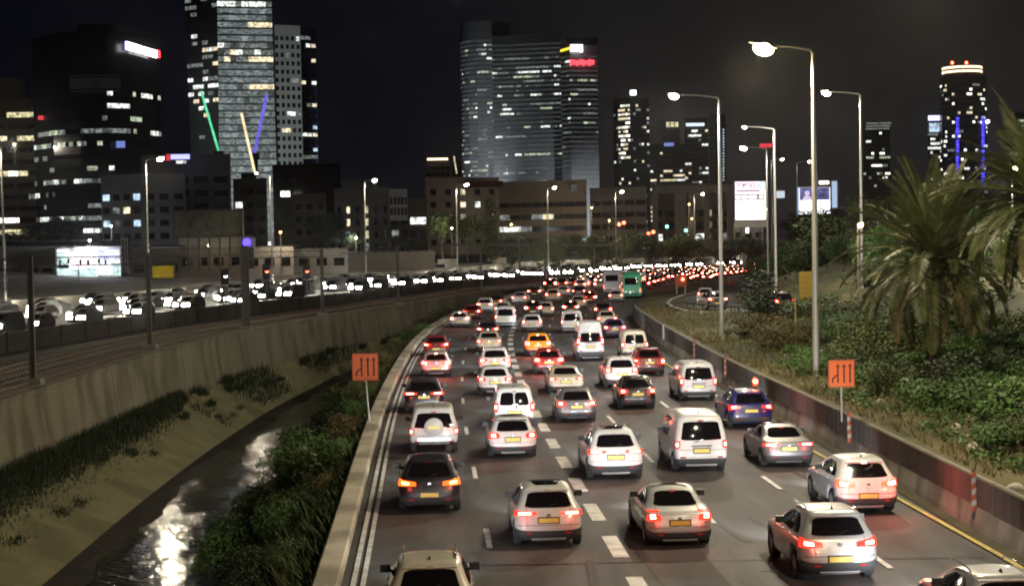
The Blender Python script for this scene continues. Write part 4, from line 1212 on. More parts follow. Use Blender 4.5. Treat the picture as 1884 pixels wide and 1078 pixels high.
# ================================================================== SIGNS
def lane_sign(px_post, py_post, zb, px0, px1, py0, py1, label):
    b_ = gz(px_post, py_post, zb); d = b_.y
    c = at((px0 + px1) / 2, (py0 + py1) / 2, d); wd = (px1 - px0) * d / FPX; ht = (py1 - py0) * d / FPX
    rt = empty('lane_sign', b_, 0, label, 'road sign', 'orange lane signs')
    cz = c.z - b_.z; cx = c.x - b_.x
    mb = MB(); mb.tube([(0, .03, -.2), (cx, .03, cz - ht * .3)], .035, 8); mb.build('post', MT['galv'], rt, 40)
    mb = MB(); mb.box((cx, 0, cz), (wd, .03, ht)); mb.build('panel', MT['orange'], rt)
    mb = MB(); q = .035
    for bx in (((cx - wd/2 + q/2), cz, q, ht), ((cx + wd/2 - q/2), cz, q, ht), (cx, cz + ht/2 - q/2, wd - 2*q, q), (cx, cz - ht/2 + q/2, wd - 2*q, q)):
        mb.box((bx[0], -.018, bx[1]), (bx[2], .006, bx[3]))
    mb.build('border', MT['stripe_red'], rt)
    for k, fx in enumerate((.36, .60, .83)):
        mb = MB(); x = cx - wd / 2 + wd * fx; z0 = cz - ht * .34; z1 = cz + ht * .24; tw = .032 * wd
        def poly(pts): 
            n = len(pts); mb.add([(p[0], -.019, p[1]) for p in pts] + [(p[0], -.013, p[1]) for p in pts], [tuple(range(n))] + [(i, n + i, n + (i + 1) % n, (i + 1) % n) for i in range(n)])
        poly([(x - tw, z0), (x + tw, z0), (x + tw, z1), (x - tw, z1)])
        poly([(x - tw * 2.5, z1), (x + tw * 2.5, z1), (x, z1 + ht * .13)])
        if k == 0:
            xb = x - wd * .20
            poly([(xb - tw, z0), (xb + tw, z0), (xb + tw, z0 + ht * .15), (xb - tw, z0 + ht * .18)])
            poly([(xb - tw, z0 + ht * .17), (xb + tw * .9, z0 + ht * .135), (x - tw * .6, z0 + ht * .26), (x - tw * .6, z0 + ht * .33)])
        mb.build('arrow', MT['arrow'], rt)
    return rt
lane_sign(680, 775, .28, 648, 696, 650, 700, 'orange sign with three lane arrows above the left parapet')
lane_sign(1549, 766, 1.5, 1524, 1572, 662, 712, 'orange sign with three lane arrows behind the right barrier')

# flashing red beacon and striped posts on the barrier
b_ = gz(1389, 722, 1.45)
rt = empty('warning_beacon', b_, 0, 'red warning beacon glowing on top of the roadside barrier', 'warning light')
mb = MB(); mb.lathe([(.16, -.05), (.15, .05), (.05, .08), (.05, .32)], 12); mb.build('stand', MT['black'], rt, 40)
mb = MB(); mb.lathe([(.12, .30), (.15, .42), (.14, .58), (.07, .68), (.001, .70)], 14); mb.build('housing', MT['stripe_red'], rt, 50)
mb = MB(); mb.cyl((0, -.13, .50), (0, 1, 0), .10, .10, 14); mb.build('lamp', glow('beacon_red', (1, .16, .06), 26), rt, 50)
lamp('beacon_glow', 'POINT', (0, -.35, .5), 45, (1, .08, .03), rt, .1)
for px, py, lab in [(1538, 800, 'red and white striped post on the barrier near the right orange sign'), (1788, 935, 'red and white striped post on the barrier behind the hard braking white car'),
                    (1288, 672, 'red and white striped post on the barrier above the pale people carrier'), (1226, 636, 'red and white striped post on the barrier right of the cream van'), (1173, 598, 'white post at the narrow far end of the barrier')]:
    d = gr(px, py + 40).y; 
    x = ev(XR, d) + .06
    rt = empty('striped_post', (x, d, Zr(d) + .3), 0, lab, 'post')
    for k in range(7):
        mb = MB(); z0 = .20 + k * .16
        mb.add([(-.065, -.02, z0), (.065, -.02, z0 + .07), (.065, -.02, z0 + .22), (-.065, -.02, z0 + .15), (-.065, .03, z0), (.065, .03, z0 + .07), (.065, .03, z0 + .22), (-.065, .03, z0 + .15)], [(0, 1, 2, 3), (7, 6, 5, 4), (0, 4, 5, 1), (1, 5, 6, 2), (2, 6, 7, 3), (3, 7, 4, 0)])
        mb.build('stripe', MT['stripe_red'] if k % 2 == 0 and 'white post' not in lab else MT['stripe_white'], rt)
    mb = MB(); mb.box((0, .05, .7), (.10, .04, 1.4)); mb.build('backing', MT['trim'], rt)
# yellow upright sign on the slope behind the slip road
p0, p1 = at(1470, 500, 139), at(1494, 556, 139)
rt = empty('direction_sign', ((p0.x + p1.x) / 2, 139, terr((p0.x + p1.x) / 2, 139)), 0, 'tall narrow yellow sign on the bare slope behind the slip road', 'road sign')
hz = rt.location.z
mb = MB(); mb.box((0, 0, (p0.z + p1.z) / 2 - hz), (p1.x - p0.x, .06, p0.z - p1.z)); mb.build('panel', mat('sign_yellow', (.34, .23, .02), .6), rt)
mb = MB(); mb.tube([(0, .07, -.3), (0, .07, p0.z - hz - .2)], .05, 8); mb.build('post', MT['galv'], rt)
for k in range(5):
    mb = MB(); mb.box((0, -.035, p1.z - hz + .3 + k * .46), (.75, .01, .06)); mb.build('bar', mat('sign_bar', (.22, .14, .01), .7) if k == 0 else bpy.data.materials['sign_bar'], rt)
# thin post in the green bank
g = onT(1464, 645); rt = empty('marker_post', g, 0, 'thin yellow post standing in the green bank', 'post'); mb = MB(); mb.tube([(0, 0, -.2), (0, 0, 3.0)], .035, 8); mb.build('pole', MT['paint_yellow'], rt)
mb = MB(); mb.box((0, 0, 3.05), (.12, .12, .1)); mb.build('cap', MT['trim'], rt)
# work zone: cones and a red panel on two legs where the slip road joins
for px, py in [(1335, 524), (1341, 525), (1347, 524), (1352, 525)]:
    g = gr(px, py, .05); rt = empty('traffic_cone', g, 0, 'orange and white traffic cone at the far end of the slip road', 'traffic cone', 'traffic cones at the merge')
    mb = MB(); mb.box((0, 0, .02), (.5, .5, .05)); mb.build('foot', MT['black'], rt)
    mb = MB(); mb.lathe([(.18, .04), (.05, .95), (.001, .95)], 12); mb.build('cone', MT['orange'], rt, 60)
    mb = MB(); mb.lathe([(.125, .42), (.09, .66)], 12); mb.build('collar', MT['stripe_white'], rt, 60)
g = gr(1253, 545, .05); rt = empty('work_zone_panel', g, 0, 'red warning panel on two legs beside the green bus', 'road sign')
mb = MB(); mb.box((0, 0, 2.0), (1.5, .08, 1.5)); mb.build('panel', MT['stripe_red'], rt)
mb = MB(); mb.cyl((0.25, -.06, 2.2), (0, 1, 0), .22, .1, 14); mb.build('lamp', MT['red_light'], rt)
for s in (-.55, .55):
    mb = MB(); mb.box((s, 0, .62), (.09, .09, 1.25)); mb.build('leg', MT['galv'], rt)

# ================================================================== RAILWAY MASTS, WIRES AND SIGNALS
GM = 'railway masts on the channel wall'
def mast(px, py_b, py_t, lab, beam=8.5, big=False):
    b_ = gr(px, py_b, .3); t_ = at(px, py_t, b_.y); h = t_.z - b_.z
    b_.x = min(b_.x, ev(XF, b_.y) + .2)
    rt = empty('railway_mast', b_, 0, lab, 'railway mast', GM)
    mb = MB(); q = .14 if not big else .34
    mb.box((-q, 0, h / 2), (.05, .26, h)); mb.box((q, 0, h / 2), (.05, .26, h)); mb.build('column', MT['mast'], rt)
    mb = MB(); mb.box((0, 0, h / 2), (2 * q - .05, .05, h - .02)); mb.build('web', MT['mast'], rt)
    mb = MB(); mb.box((0, 0, .02), (1.1, .9, .5)); mb.build('footing', MT['concrete'], rt)
    if beam:
        mb = MB(); zt = h - .2
        for zz in (zt, zt - .62):
            for yy in (-.16, .16): mb.tube([(.2, yy, zz), (-beam, yy, zz)], .045, 4)
        mb.build('beam_chord', MT['mast'], rt)
        k = 0; x = 0.0
        while x > -beam + .4:
            mb = MB(); mb.tube([(x, -.16, zt - .62), (x - .45, -.16, zt), (x - .9, -.16, zt - .62)], .03, 4); mb.build('lattice', MT['mast'], rt); x -= .9
        for x in (-2.0, -5.9):
            mb = MB(); mb.tube([(x + .6, 0, zt - .62), (x + .6, 0, zt - 1.9)], .03, 4); mb.tube([(x + .6, 0, zt - 1.75), (x - .3, 0, zt - 1.55)], .022, 4); mb.build('wire_holder', MT['mast'], rt)
            mb = MB(); mb.lathe([(.03, 0), (.08, .05), (.05, .1), (.08, .15), (.05, .2), (.08, .25), (.03, .3)], 8, (x + .6, 0, zt - 1.35)); mb.build('insulator', MT['concrete'], rt, 50)
    return rt
mast(61, 704, 470, 'railway mast nearest the left edge, standing on the channel wall', 8.5)
mast(276, 640, 466, 'railway mast in front of the second street lamp pole', 8.5)
mast(453, 605, 452, 'broad railway mast under the blue round sign', 8.0, True)
mast(594, 580, 458, 'railway mast right of the three red signals', 7.5)
mast(735, 560, 452, 'slim railway mast where the channel wall meets the bushes', 7.0)
def mast_far(d, lab):
    b_ = Vector((ev(XF, d) , d, Zr(d) + .1)); rt = empty('railway_mast', b_, 0, lab, 'railway mast', 'distant railway masts')
    mb = MB(); mb.box((0, 0, 3.6), (.32, .3, 7.2)); mb.build('column', MT['mast'], rt)
    mb = MB(); mb.box((-3.2, 0, 7.0), (6.4, .2, .35)); mb.build('beam', MT['mast'], rt)
for d in range(236, 420, 30): mast_far(d, 'distant slim railway mast behind the queue of red tail lamps')
for off, zc_, lab in ((-2.0, 5.6, 'overhead wire above the near railway track'), (-5.9, 5.6, 'overhead wire above the far railway track'), (-2.0, 6.6, 'upper carrying wire above the near railway track'), (-5.9, 6.6, 'upper carrying wire above the far railway track')):
    mb = MB(); pts = [(max(ev(XF, d) + off, ev(XD, d) + 1.6), d, Zr(d) + zc_ - (0.35 * math.sin(math.pi * ((d - 40) % 29) / 29) if zc_ > 6 else 0)) for d in range(40, 420, 5)]
    mb.tube(pts, .012, 4); o = mb.build('overhead_wire', MT['mast']); tag(o, lab, 'wire')
def signal(px, py, lab, Y, col):
    t_ = at(px, py, Y); b_ = Vector((t_.x, Y, Zr(Y) + .1)); h = t_.z - b_.z
    rt = empty('railway_signal', b_, 0, lab, 'railway signal')
    mb = MB(); mb.tube([(0, 0, 0), (0, 0, h)], .08, 8); mb.build('post', MT['mast'], rt)
    mb = MB(); mb.box((0, -.05, h), (.85, .25, 1.7)); mb.build('head', MT['black'], rt)
    mb = MB(); mb.box((0, .1, h - 1.6), (.75, .2, 1.2)); mb.build('cabinet', MT['black'], rt)
    mb = MB(); mb.cyl((0.1, -.2, h + .1), (0, 1, 0), .19, .08, 12); mb.build('lamp', MT[col], rt)
    mb = MB(); mb.cyl((0.1, -.25, h + .28), (0, 1, 0), .24, .2, 12); mb.build('hood', MT['black'], rt)
signal(414, 509, 'railway signal with a white lamp left of the broad mast', 172, 'white_light')
signal(490, 500, 'red railway signal right of the broad mast', 182, 'red_light')
signal(564, 500, 'red railway signal beside the fourth railway mast', 196, 'red_light')
# red and green traffic lights in the town
for px, py, Y, m, lab in [(1139, 413, 410, 'red_light', 'pair of red traffic lights behind the street lamp'), (1193, 430, 410, 'red_light', 'lone red traffic light above the bushes right of the paired red ones'),
                          (1227, 417, 420, 'green_light', 'green traffic light left of the columned building'), (1262, 424, 420, 'green_light', 'bluish green traffic light under the orange lamps')]:
    p = at(px, py, Y); rt = empty('traffic_light', (p.x, Y, 3.8), 0, lab, 'traffic light')
    mb = MB(); mb.tube([(0, .2, -.3), (0, .2, p.z - 3.8 + .3)], .07, 6); mb.build('pole', MT['mast'], rt)
    mb = MB(); mb.box((0, 0, p.z - 3.8 - .2), (.7, .3, 2.0)); mb.build('housing', MT['black'], rt)
    for k in range(2 if 'pair' in lab else 1):
        mb = MB(); mb.cyl((k * 1.2, -.2, p.z - 3.8 + k * .4), (0, 1, 0), .42, .1, 14); mb.build('lamp', MT[m], rt)
    if 'pair' in lab: mb = MB(); mb.box((1.2, 0, p.z - 3.8 + .2), (.7, .3, 2.0)); mb.build('housing', MT['black'], rt)

# ================================================================== PLANTS
def leaf_cloud(mb, lobes, n, size, rs, flat=.5, shell=.55):
    """leaf-sized quads spread through overlapping lobes; lobes: (centre, radii)"""
    wts = np.array([l[1][0] * l[1][1] * l[1][2] for l in lobes]) ** .67; wts /= wts.sum()
    pick = rs.choice(len(lobes), n, p=wts)
    for i in range(n):
        c, r = lobes[pick[i]]
        v = rs.normal(size=3); v /= np.linalg.norm(v); q = shell + (1 - shell) * rs.random() ** .6
        if rs.random() < .12: q *= 1.15
        p = np.array(c) + v * np.array(r) * q
        if p[2] < 0.02: p[2] = abs(p[2]) * .4 + .03
        a = rs.normal(size=3); a /= np.linalg.norm(a)
        nrm = v * .7 + rs.normal(size=3) * flat + np.array([0, 0, .35]); nrm /= np.linalg.norm(nrm)
        u = np.cross(nrm, a); u /= (np.linalg.norm(u) + 1e-9); w_ = np.cross(nrm, u)
        s = size * (.6 + .8 * rs.random())
        mb.add([p - u * s * .5, p + w_ * s * .32, p + u * s * .6, p - w_ * s * .32], [(0, 1, 2, 3)])

def limb(mb, p, d, L_, r, depth, rs):
    p = np.array(p, float); d = np.array(d, float); pts = [p.copy()]
    for k in range(3):
        d = d + rs.normal(size=3) * .14 + np.array([0, 0, .05]); d /= np.linalg.norm(d); p = p + d * L_ / 3; pts.append(p.copy())
    mb.tube([tuple(q) for q in pts], [r, r * .82, r * .66, r * .5], 6)
    out = [pts[-1]]
    if depth > 0:
        for k in range(3):
            nd = d + rs.normal(size=3) * .55; nd[2] = abs(nd[2]) * .7 + .15
            out += limb(mb, pts[-1] if k < 2 else pts[-2], nd / np.linalg.norm(nd), L_ * .68, r * .5, depth - 1, rs)
    return out

def make_bush(seed, r, h, n, size):
    rs = np.random.default_rng(seed); lobes = []
    for k in range(7):
        a = rs.uniform(0, 6.28); q = rs.uniform(.2, .75) * r
        rr_ = rs.uniform(.38, .62) * r
        lobes.append(((math.cos(a) * q, math.sin(a) * q, rs.uniform(.3, .75) * h), (rr_, rr_, rr_ * rs.uniform(.6, .9) * h / r)))
    mb = MB(); leaf_cloud(mb, lobes, n, size, rs)
    sb = MB()
    for k in range(6):
        d = np.array([rs.normal() * .5, rs.normal() * .5, 1]); limb(sb, (rs.normal() * .12 * r, rs.normal() * .12 * r, -.2), d / np.linalg.norm(d), h * .75, .035 * r, 0, rs)
    return mb, sb
BUSH = []
for i, (r, h, n, s) in enumerate([(1.5, 1.6, 4200, .115), (1.3, 1.2, 3400, .105), (1.7, 1.9, 4800, .12), (1.0, .8, 2600, .09)]):
    fb, sb = make_bush(100 + i, r, h, n, s)
    BUSH.append(({m: (lambda me: me)(fb.mesh('foliage', MT[m])) for m in ('leaf', 'leaf_dark', 'leaf_green', 'leaf_dry')}, sb.mesh('branch', MT['bark'])))
def bush(i, m, loc, sc, rz, label, group, cat='shrub', name='shrub'):
    rt = empty(name, loc, rz, label, cat, group); rt.scale = (sc[0], sc[0], sc[1])
    inst('foliage', BUSH[i][0][m], rt); inst('branch', BUSH[i][1], rt)
    return rt
rp_ = random.Random(42)
def bank_z(d, f): return Zr(d) + (-6.3 + (f / .45) * 3.1 if f < .45 else -3.2 + (f - .45) / .55 * 2.95)
def hedge(d, f, i, m, sc):
    x = ev(XI, d) + (ev(XJ, d) - ev(XI, d)) * f
    return bush(i, m, (x, d, bank_z(d, f) - .15), sc, rp_.uniform(0, 6.28), 'dark bushy shrub in the overgrown strip between the channel and the parapet' if m != 'leaf_dry' else 'dry olive shrub in the overgrown strip between the channel and the parapet',
                'dark shrubs along the channel bank' if m != 'leaf_dry' else 'dry shrubs along the channel bank')
d = 44.0
while d < 270:
    wid = ev(XJ, d) - ev(XI, d); rows = (0.12, .5, .84) if wid > 4.2 else (.25, .75)
    for f in rows:
        if d < 52 and f < .4 : continue
        m = rp_.choice(['leaf', 'leaf_dark', 'leaf', 'leaf_dark', 'leaf_green'] if not (f > .8 and d > 60) else ['leaf', 'leaf_dry', 'leaf', 'leaf_green'])
        s = rp_.uniform(.85, 1.35) * (1.0 if f < .8 else .68)
        if d < 62: s *= .62
        hedge(d + rp_.uniform(-1, 1), f + rp_.uniform(-.06, .06), rp_.choice([0, 1, 2, 2]), m, (s, s * rp_.uniform(.85, 1.2)))
    d += 4.4 if d < 130 else 6.5

# right bank
for k in range(118):
    for _ in range(30):
        d = rp_.uniform(42, 126); x = xr2(d) + rp_.uniform(1.6, 34)
        px = 942 + 3000 * x / d
        if px < 1960 and not (1655 < px < 1775 and 50 < d < 78 and rp_.random() < .8) and x - ev(RC, d) < -4.2 and rp_.random() < min(1, max(.08, (px - 1370) / 120)): break
    else: continue
    u = x - xr2(d)
    m = rp_.choice(['leaf_green', 'leaf_green', 'leaf_green', 'leaf', 'leaf_dark', 'leaf_dry' if px < 1500 else 'leaf'])
    s = rp_.uniform(.8, 1.55) * (.6 if u < 3 else 1)
    bush(rp_.choice([0, 1, 2, 3, 3]), m, (x, d, terr(x, d) - .12), (s, s * rp_.uniform(.6, 1.0)), rp_.uniform(0, 6.28),
         {'leaf_green': 'fresh green shrub in the thick growth on the right bank', 'leaf': 'olive green shrub in the thick growth on the right bank', 'leaf_dark': 'very dark shrub in the thick growth on the right bank', 'leaf_dry': 'dry yellowish shrub on the bare part of the right bank'}[m], 'shrubs on the right bank, ' + m.replace('leaf', '').replace('_', '') )
# slope behind the slip road
for k in range(130):
    d = rp_.uniform(118, 250); x = ev(RC, d) + rp_.uniform(5.5, 44); px = 942 + 3000 * x / d
    if px < 1560 and rp_.random() < .85 or px > 1950: continue
    s = rp_.uniform(1.2, 2.4)
    bush(rp_.choice([0, 1, 2]), rp_.choice(['leaf', 'leaf_green', 'leaf_dark']), (x, d, terr(x, d) - .15), (s, s), rp_.uniform(0, 6.28), 'shrub growing on the slope behind the slip road', 'shrubs behind the slip road')

# ground cover: ivy, weeds and dry grass nobody could count
def cover(name, n, place, size, m, rs, up=.6):
    mb = MB()
    for i in range(n):
        q = place(rs)
        if q is None: continue
        p = np.array(q); a = rs.normal(size=3); nrm = rs.normal(size=3) * up + np.array([0, 0, 1]); nrm /= np.linalg.norm(nrm)
        u = np.cross(nrm, a); u /= np.linalg.norm(u) + 1e-9; w_ = np.cross(nrm, u); s = size * (.5 + rs.random())
        mb.add([p - u * s * .5, p + w_ * s * .35, p + u * s * .6, p - w_ * s * .35], [(0, 1, 2, 3)])
    return tag(mb.build(name, m), kind='stuff')
def blades(name, n, place, h, m, rs, lean=.35):
    mb = MB()
    for i in range(n):
        q = place(rs)
        if q is None: continue
        p = np.array(q[:3]); hh = h * (.4 + .9 * rs.random()) * (q[3] if len(q) > 3 else 1); a = rs.uniform(0, 6.28); b_ = .02 + .03 * rs.random()
        o_ = np.array([math.cos(a), math.sin(a), 0]) * b_; t_ = p + np.array([rs.normal() * lean * hh, rs.normal() * lean * hh, hh])
        mb.add([p - o_, p + o_, t_], [(0, 1, 2)])
    return tag(mb.build(name, m), kind='stuff')
def pr(rs):
    d = 42 + 84 * rs.random() ** 1.0; x = xr2(d) + .8 + rs.random() ** 1.3 * 34; px = 942 + 3000 * x / d
    if px > 1960 or x - ev(RC, d) > -3.4: return None
    dens = min(1, max(.10, (px - 1370) / 110)) * (.16 + .84 * (math.sin(x * .8 + 1) * math.sin(d * .45) > -.02))
    if rs.random() > dens: return None
    return (x, d, terr(x, d) + .05 + .3 * rs.random() ** 2)
cover('ground_cover', 70000, pr, .15, MT['leaf_green'], np.random.default_rng(3))
def pback(rs):
    d = 112 + 130 * rs.random(); x = ev(RC, d) + 4.5 + 42 * rs.random(); px = 942 + 3000 * x / d
    if px > 1980 or rs.random() > min(1, max(.05, (px - 1540) / 60)): return None
    return (x, d, terr(x, d) + .05 + .5 * rs.random() ** 2)
cover('slope_undergrowth', 30000, pback, .34, MT['leaf'], np.random.default_rng(13))
def pdry(rs):
    d = 45 + 140 * rs.random(); x = xr2(d) + .1 + rs.random() ** 1.4 * 16
    if abs(x - ev(RC, d)) < 3.3 or (d > 160 and x < ev(RC, d)): return None
    return (x, d, terr(x, d) - .03)
blades('dry_grass', 14000, pdry, .42, MT['leaf_dry'], np.random.default_rng(4))
_c = [(rp_.uniform(40, 190), rp_.uniform(0, 1) ** 1.5) for _ in range(46)]
def pch(rs):
    if rs.random() < .72:     # thick dark strip at the foot of the channel wall
        d = 58 + 66 * rs.random(); f = abs(rs.normal()) * .16 + (0.0)
        ext = 0.95 - .6 * max(0, (d - 108) / 16); 
        if f > ext * .7: return None
        f *= 1.3 * ext
    else:
        c = _c[rs.integers(len(_c))]; d = c[0] + rs.normal() * .7; f = c[1] * .75 + rs.normal() * .03
        if f < 0 or f > .9: return None
    g, h_ = ev(XG, d), ev(XH, d); x = g + (h_ - g) * f
    return (x, d, Zr(d) - 3.45 - 2.55 * f - .05, max(.35, 1 - f * 1.2))
blades('channel_grass', 30000, pch, .75, MT['leaf_dark'], np.random.default_rng(5), .3)
def pch2(rs):
    d = 122 + 110 * rs.random(); f = rs.random() ** 1.2 * .9
    if math.sin(d * .23) + rs.normal() * .3 < -.1: return None
    g, h_ = ev(XG, d), ev(XH, d); return (g + (h_ - g) * f, d, Zr(d) - 3.45 - 2.55 * f - .05, .9)
blades('far_channel_grass', 14000, pch2, .7, MT['leaf_dark'], np.random.default_rng(6), .3)
def pbk(rs):
    d = 36 + 150 * rs.random() ** 1.6; f = rs.random()
    x = ev(XI, d) + (ev(XJ, d) - ev(XI, d)) * f
    return (x, d, bank_z(d, f) - .03, 1.0 if f < .85 else .5)
blades('bank_grass', 26000, pbk, .75, MT['leaf'], np.random.default_rng(7), .4)
def pvg(rs):
    d = 34 + 150 * rs.random() ** 1.5; f = .80 + .22 * rs.random()
    return (ev(XI, d) + (ev(XJ, d) - ev(XI, d)) * f, d, bank_z(d, min(f, 1)) - .03, 1.0)
blades('verge_grass', 16000, pvg, .55, MT['leaf'], np.random.default_rng(17), .4)
blades('bank_dry_grass', 9000, pbk, .6, MT['leaf_dry'], np.random.default_rng(8), .4)
# ballast-side weeds and stones of the right bank edge
mb = MB(); rs = np.random.default_rng(9)
STN = []
for k in range(3):
    mb = MB(); vs = []; fs = []
    for i in range(5):
        for j in range(8):
            a = 2 * math.pi * j / 8; b_ = math.pi * (i + .5) / 5; r = .5 * rs.uniform(.75, 1.1); vs.append((r * math.sin(b_) * math.cos(a), r * math.sin(b_) * math.sin(a), .35 * math.cos(b_)))
    for i in range(4):
        for j in range(8): fs.append((i * 8 + j, (i + 1) * 8 + j, (i + 1) * 8 + (j + 1) % 8, i * 8 + (j + 1) % 8))
    fs += [tuple(range(8)), tuple(reversed(range(32, 40)))]; mb.add(vs, fs); STN.append(mb.mesh('rock', MT['concrete_light'], 50))
for px, py, s, lab in [(1838, 825, .9, 'large pale rock in the growth near the right edge'), (1852, 705, 1.1, 'pale boulder high in the growth at the right edge'), (1795, 835, .8, 'pale rock left of the large one by the barrier'), (1870, 905, .55, 'small rock above the barrier at the right edge'), (1760, 790, .5, 'small rock below the palm'), (1620, 742, .45, 'small rock right of the right orange sign')]:
    g = onT(px, py); o = inst('rock', STN[rp_.randrange(3)], None, g, rp_.uniform(0, 6), (s, s * .8, s)); tag(o, lab, 'rock')

# ------------------------------------------------------------------ trees
def make_tree(seed, h, r, n, size, kind='broad'):
    rs = np.random.default_rng(seed); tb = MB(); fb = MB()
    if kind == 'broad':
        ends = limb(tb, (0, 0, -.3), (0, 0, 1), h * .5, .045 * h * .6, 2, rs)
        lobes = [((e_[0] * r / (h * .3), e_[1] * r / (h * .3), min(max(e_[2], h * .35), h * .85)), (r * rs.uniform(.28, .45),) * 2 + (r * rs.uniform(.25, .36),)) for e_ in ends[:14]]
        lobes.append(((0, 0, h * .7), (r * .6, r * .6, h * .22)))
        leaf_cloud(fb, lobes, n, size, rs)
    else:                                  # cypress
        tb.tube([(0, 0, -.3), (0, 0, h * .9)], [.16, .03], 7)
        lobes = [((rs.normal() * r * .2, rs.normal() * r * .2, h * (.08 + .84 * k / 15)), (r * (1.05 - .8 * abs(k / 15 - .28) ** 1.1),) * 2 + (h * .07,)) for k in range(16)]
        leaf_cloud(fb, lobes, n, size, rs, .4)
    return fb, tb
TREES = {}
for nm, a in dict(broad=(200, 8, 3.4, 3400, .34), broad_b=(201, 8, 3.8, 3000, .36), broad_c=(207, 8, 3.0, 3000, .32), cypress=(202, 11, 1.5, 2600, .30)).items():
    fb, tb = make_tree(*a, kind='cypress' if nm == 'cypress' else 'broad')
    TREES[nm] = ({m: fb.mesh('crown', MT[m]) for m in ('leaf', 'leaf_dark', 'leaf_green')}, tb.mesh('trunk', MT['bark'], 60), a[1])
def tree(k, m, loc, sc, label, group=None, name='tree'):
    rt = empty(name, loc, rp_.uniform(0, 6.28), label, 'tree', group); rt.scale = sc
    inst('crown', TREES[k][0][m], rt); inst('trunk', TREES[k][1], rt); return rt
def ptree(px, py_top, py_base, Y, k, m, label, wpx=None, group=None):
    t_, b_ = at(px, py_top, Y), at(px, py_base, Y); h = t_.z - b_.z; s = h / TREES[k][2]
    r0 = {'broad': 3.4, 'broad_b': 3.8, 'broad_c': 3.0, 'cypress': 1.5}[k]
    w_ = s if not wpx else wpx * Y / FPX / (2 * r0)
    return tree(k, m, b_, (w_, w_, s), label, group)
ptree(905, 362, 480, 345, 'cypress', 'leaf_dark', 'tall pointed cypress in front of the long grey office block', 36)
ptree(860, 392, 478, 340, 'broad', 'leaf', 'loose olive tree left of the pointed cypress', 60)
ptree(815, 385, 476, 352, 'broad_c', 'leaf', 'slender olive tree beside the white lamp in front of the office block corner', 50)
for i, (px, t_, b_, Y, w_, m) in enumerate([(940, 425, 484, 350, 70, 'leaf_dark'), (990, 432, 484, 360, 70, 'leaf'), (1040, 428, 482, 365, 80, 'leaf_dark'), (1090, 432, 482, 365, 80, 'leaf_dark'), (1145, 430, 480, 370, 80, 'leaf'), (1190, 425, 480, 375, 90, 'leaf_dark'),
                                             (1240, 428, 478, 380, 80, 'leaf'), (1295, 430, 476, 390, 80, 'leaf'), (1345, 432, 474, 400, 80, 'leaf_dark'), (1385, 438, 474, 405, 60, 'leaf_dark')]):
    ptree(px, t_, b_ + 34, Y, ['broad', 'broad_b', 'broad_c'][i % 3], m, 'low dark tree in the row above the oncoming headlights', w_, 'trees in a row above the oncoming traffic')
for i, (px, t_, b_, Y, w_) in enumerate([(120, 395, 468, 420, 60), (55, 410, 470, 420, 60), (570, 390, 452, 390, 70), (605, 400, 455, 385, 50), (640, 425, 470, 360, 60), (560, 430, 470, 350, 60), (745, 432, 470, 360, 40)]):
    ptree(px, t_, b_, Y, ['broad', 'broad_c', 'broad_b'][i % 3], 'leaf_dark', 'dim tree among the low buildings left of the long grey office block', w_, 'dim trees among the low buildings')
# right hand trees
ptree(1398, 494, 655, 104, 'cypress', 'leaf_dark', 'slender dark tree in front of the lamp posts on the right bank', 100)
ptree(1545, 382, 470, 235, 'broad_b', 'leaf_dark', 'rounded dark tree above the pale wall, left of the orange lamp', 120)
ptree(1500, 400, 480, 260, 'broad', 'leaf_dark', 'dark tree next to the far bridge at the right', 90)
ptree(1600, 395, 520, 190, 'broad_b', 'leaf', 'olive tree behind the palm on its left side', 150)
ptree(1660, 340, 520, 205, 'broad', 'leaf', 'taller olive tree behind the palm crown', 150)
ptree(1740, 345, 520, 200, 'broad_c', 'leaf', 'olive tree behind the palm on its right side', 170)
ptree(1810, 370, 540, 185, 'broad_b', 'leaf', 'wide olive tree between the two palms', 190)
ptree(1880, 380, 560, 170, 'broad', 'leaf_dark', 'dark tree at the right edge behind the second palm', 180)
ptree(1625, 470, 580, 142, 'broad_c', 'leaf', 'bushy olive tree left of the palm trunk behind the slip road', 130)
ptree(1850, 520, 640, 112, 'broad_b', 'leaf_dark', 'dark bushy tree under the second palm at the right edge', 150)

# ------------------------------------------------------------------ date palms
FR = []
for k in range(5):
    rs = np.random.default_rng(300 + k); mb = MB(); L_ = 4.5; pts = []
    droop = [.16, .28, .40, .52, .62][k]
    for i in range(15):
        u = i / 14; an = .62 - (2.5 * droop) * u ** 1.25
        if i == 0: p = np.zeros(3)
        else: p = p + np.array([math.cos(an), 0, math.sin(an)]) * L_ / 14
        pts.append(p.copy())
    mb.tube([tuple(q) for q in pts], [.05 * (1 - .85 * i / 14) + .006 for i in range(15)], 5)
    for i in range(1, 56):
        u = .10 + .90 * i / 55; f = u * 14; a = int(min(f, 13)); p = pts[a] + (pts[a + 1] - pts[a]) * (f - a); tg = pts[a + 1] - pts[a]; tg /= np.linalg.norm(tg)
        nrm = np.array([-tg[2], 0, tg[0]])
        ll = .62 * math.sin(math.pi * min(1, .16 + u * .84)) ** .6 + .10
        for s in (-1, 1):
            dv = tg * .85 + np.array([0, s * .80, 0]) + nrm * (.22 * rs.uniform(.5, 1.2)) + rs.normal(size=3) * .045; dv /= np.linalg.norm(dv)
            e_ = p + dv * ll * rs.uniform(.85, 1.1) - np.array([0, 0, .12 * ll]); w_ = np.cross(dv, nrm); w_ /= np.linalg.norm(w_); m_ = p + dv * ll * .45
            mb.add([p, m_ + w_ * .034, e_, m_ - w_ * .034], [(0, 1, 2, 3)])
    FR.append(mb.mesh('frond', MT['frond']))
FRD = [m.copy() for m in FR]
for m in FRD: m.materials.clear(); m.materials.append(MT['leaf_dry'])
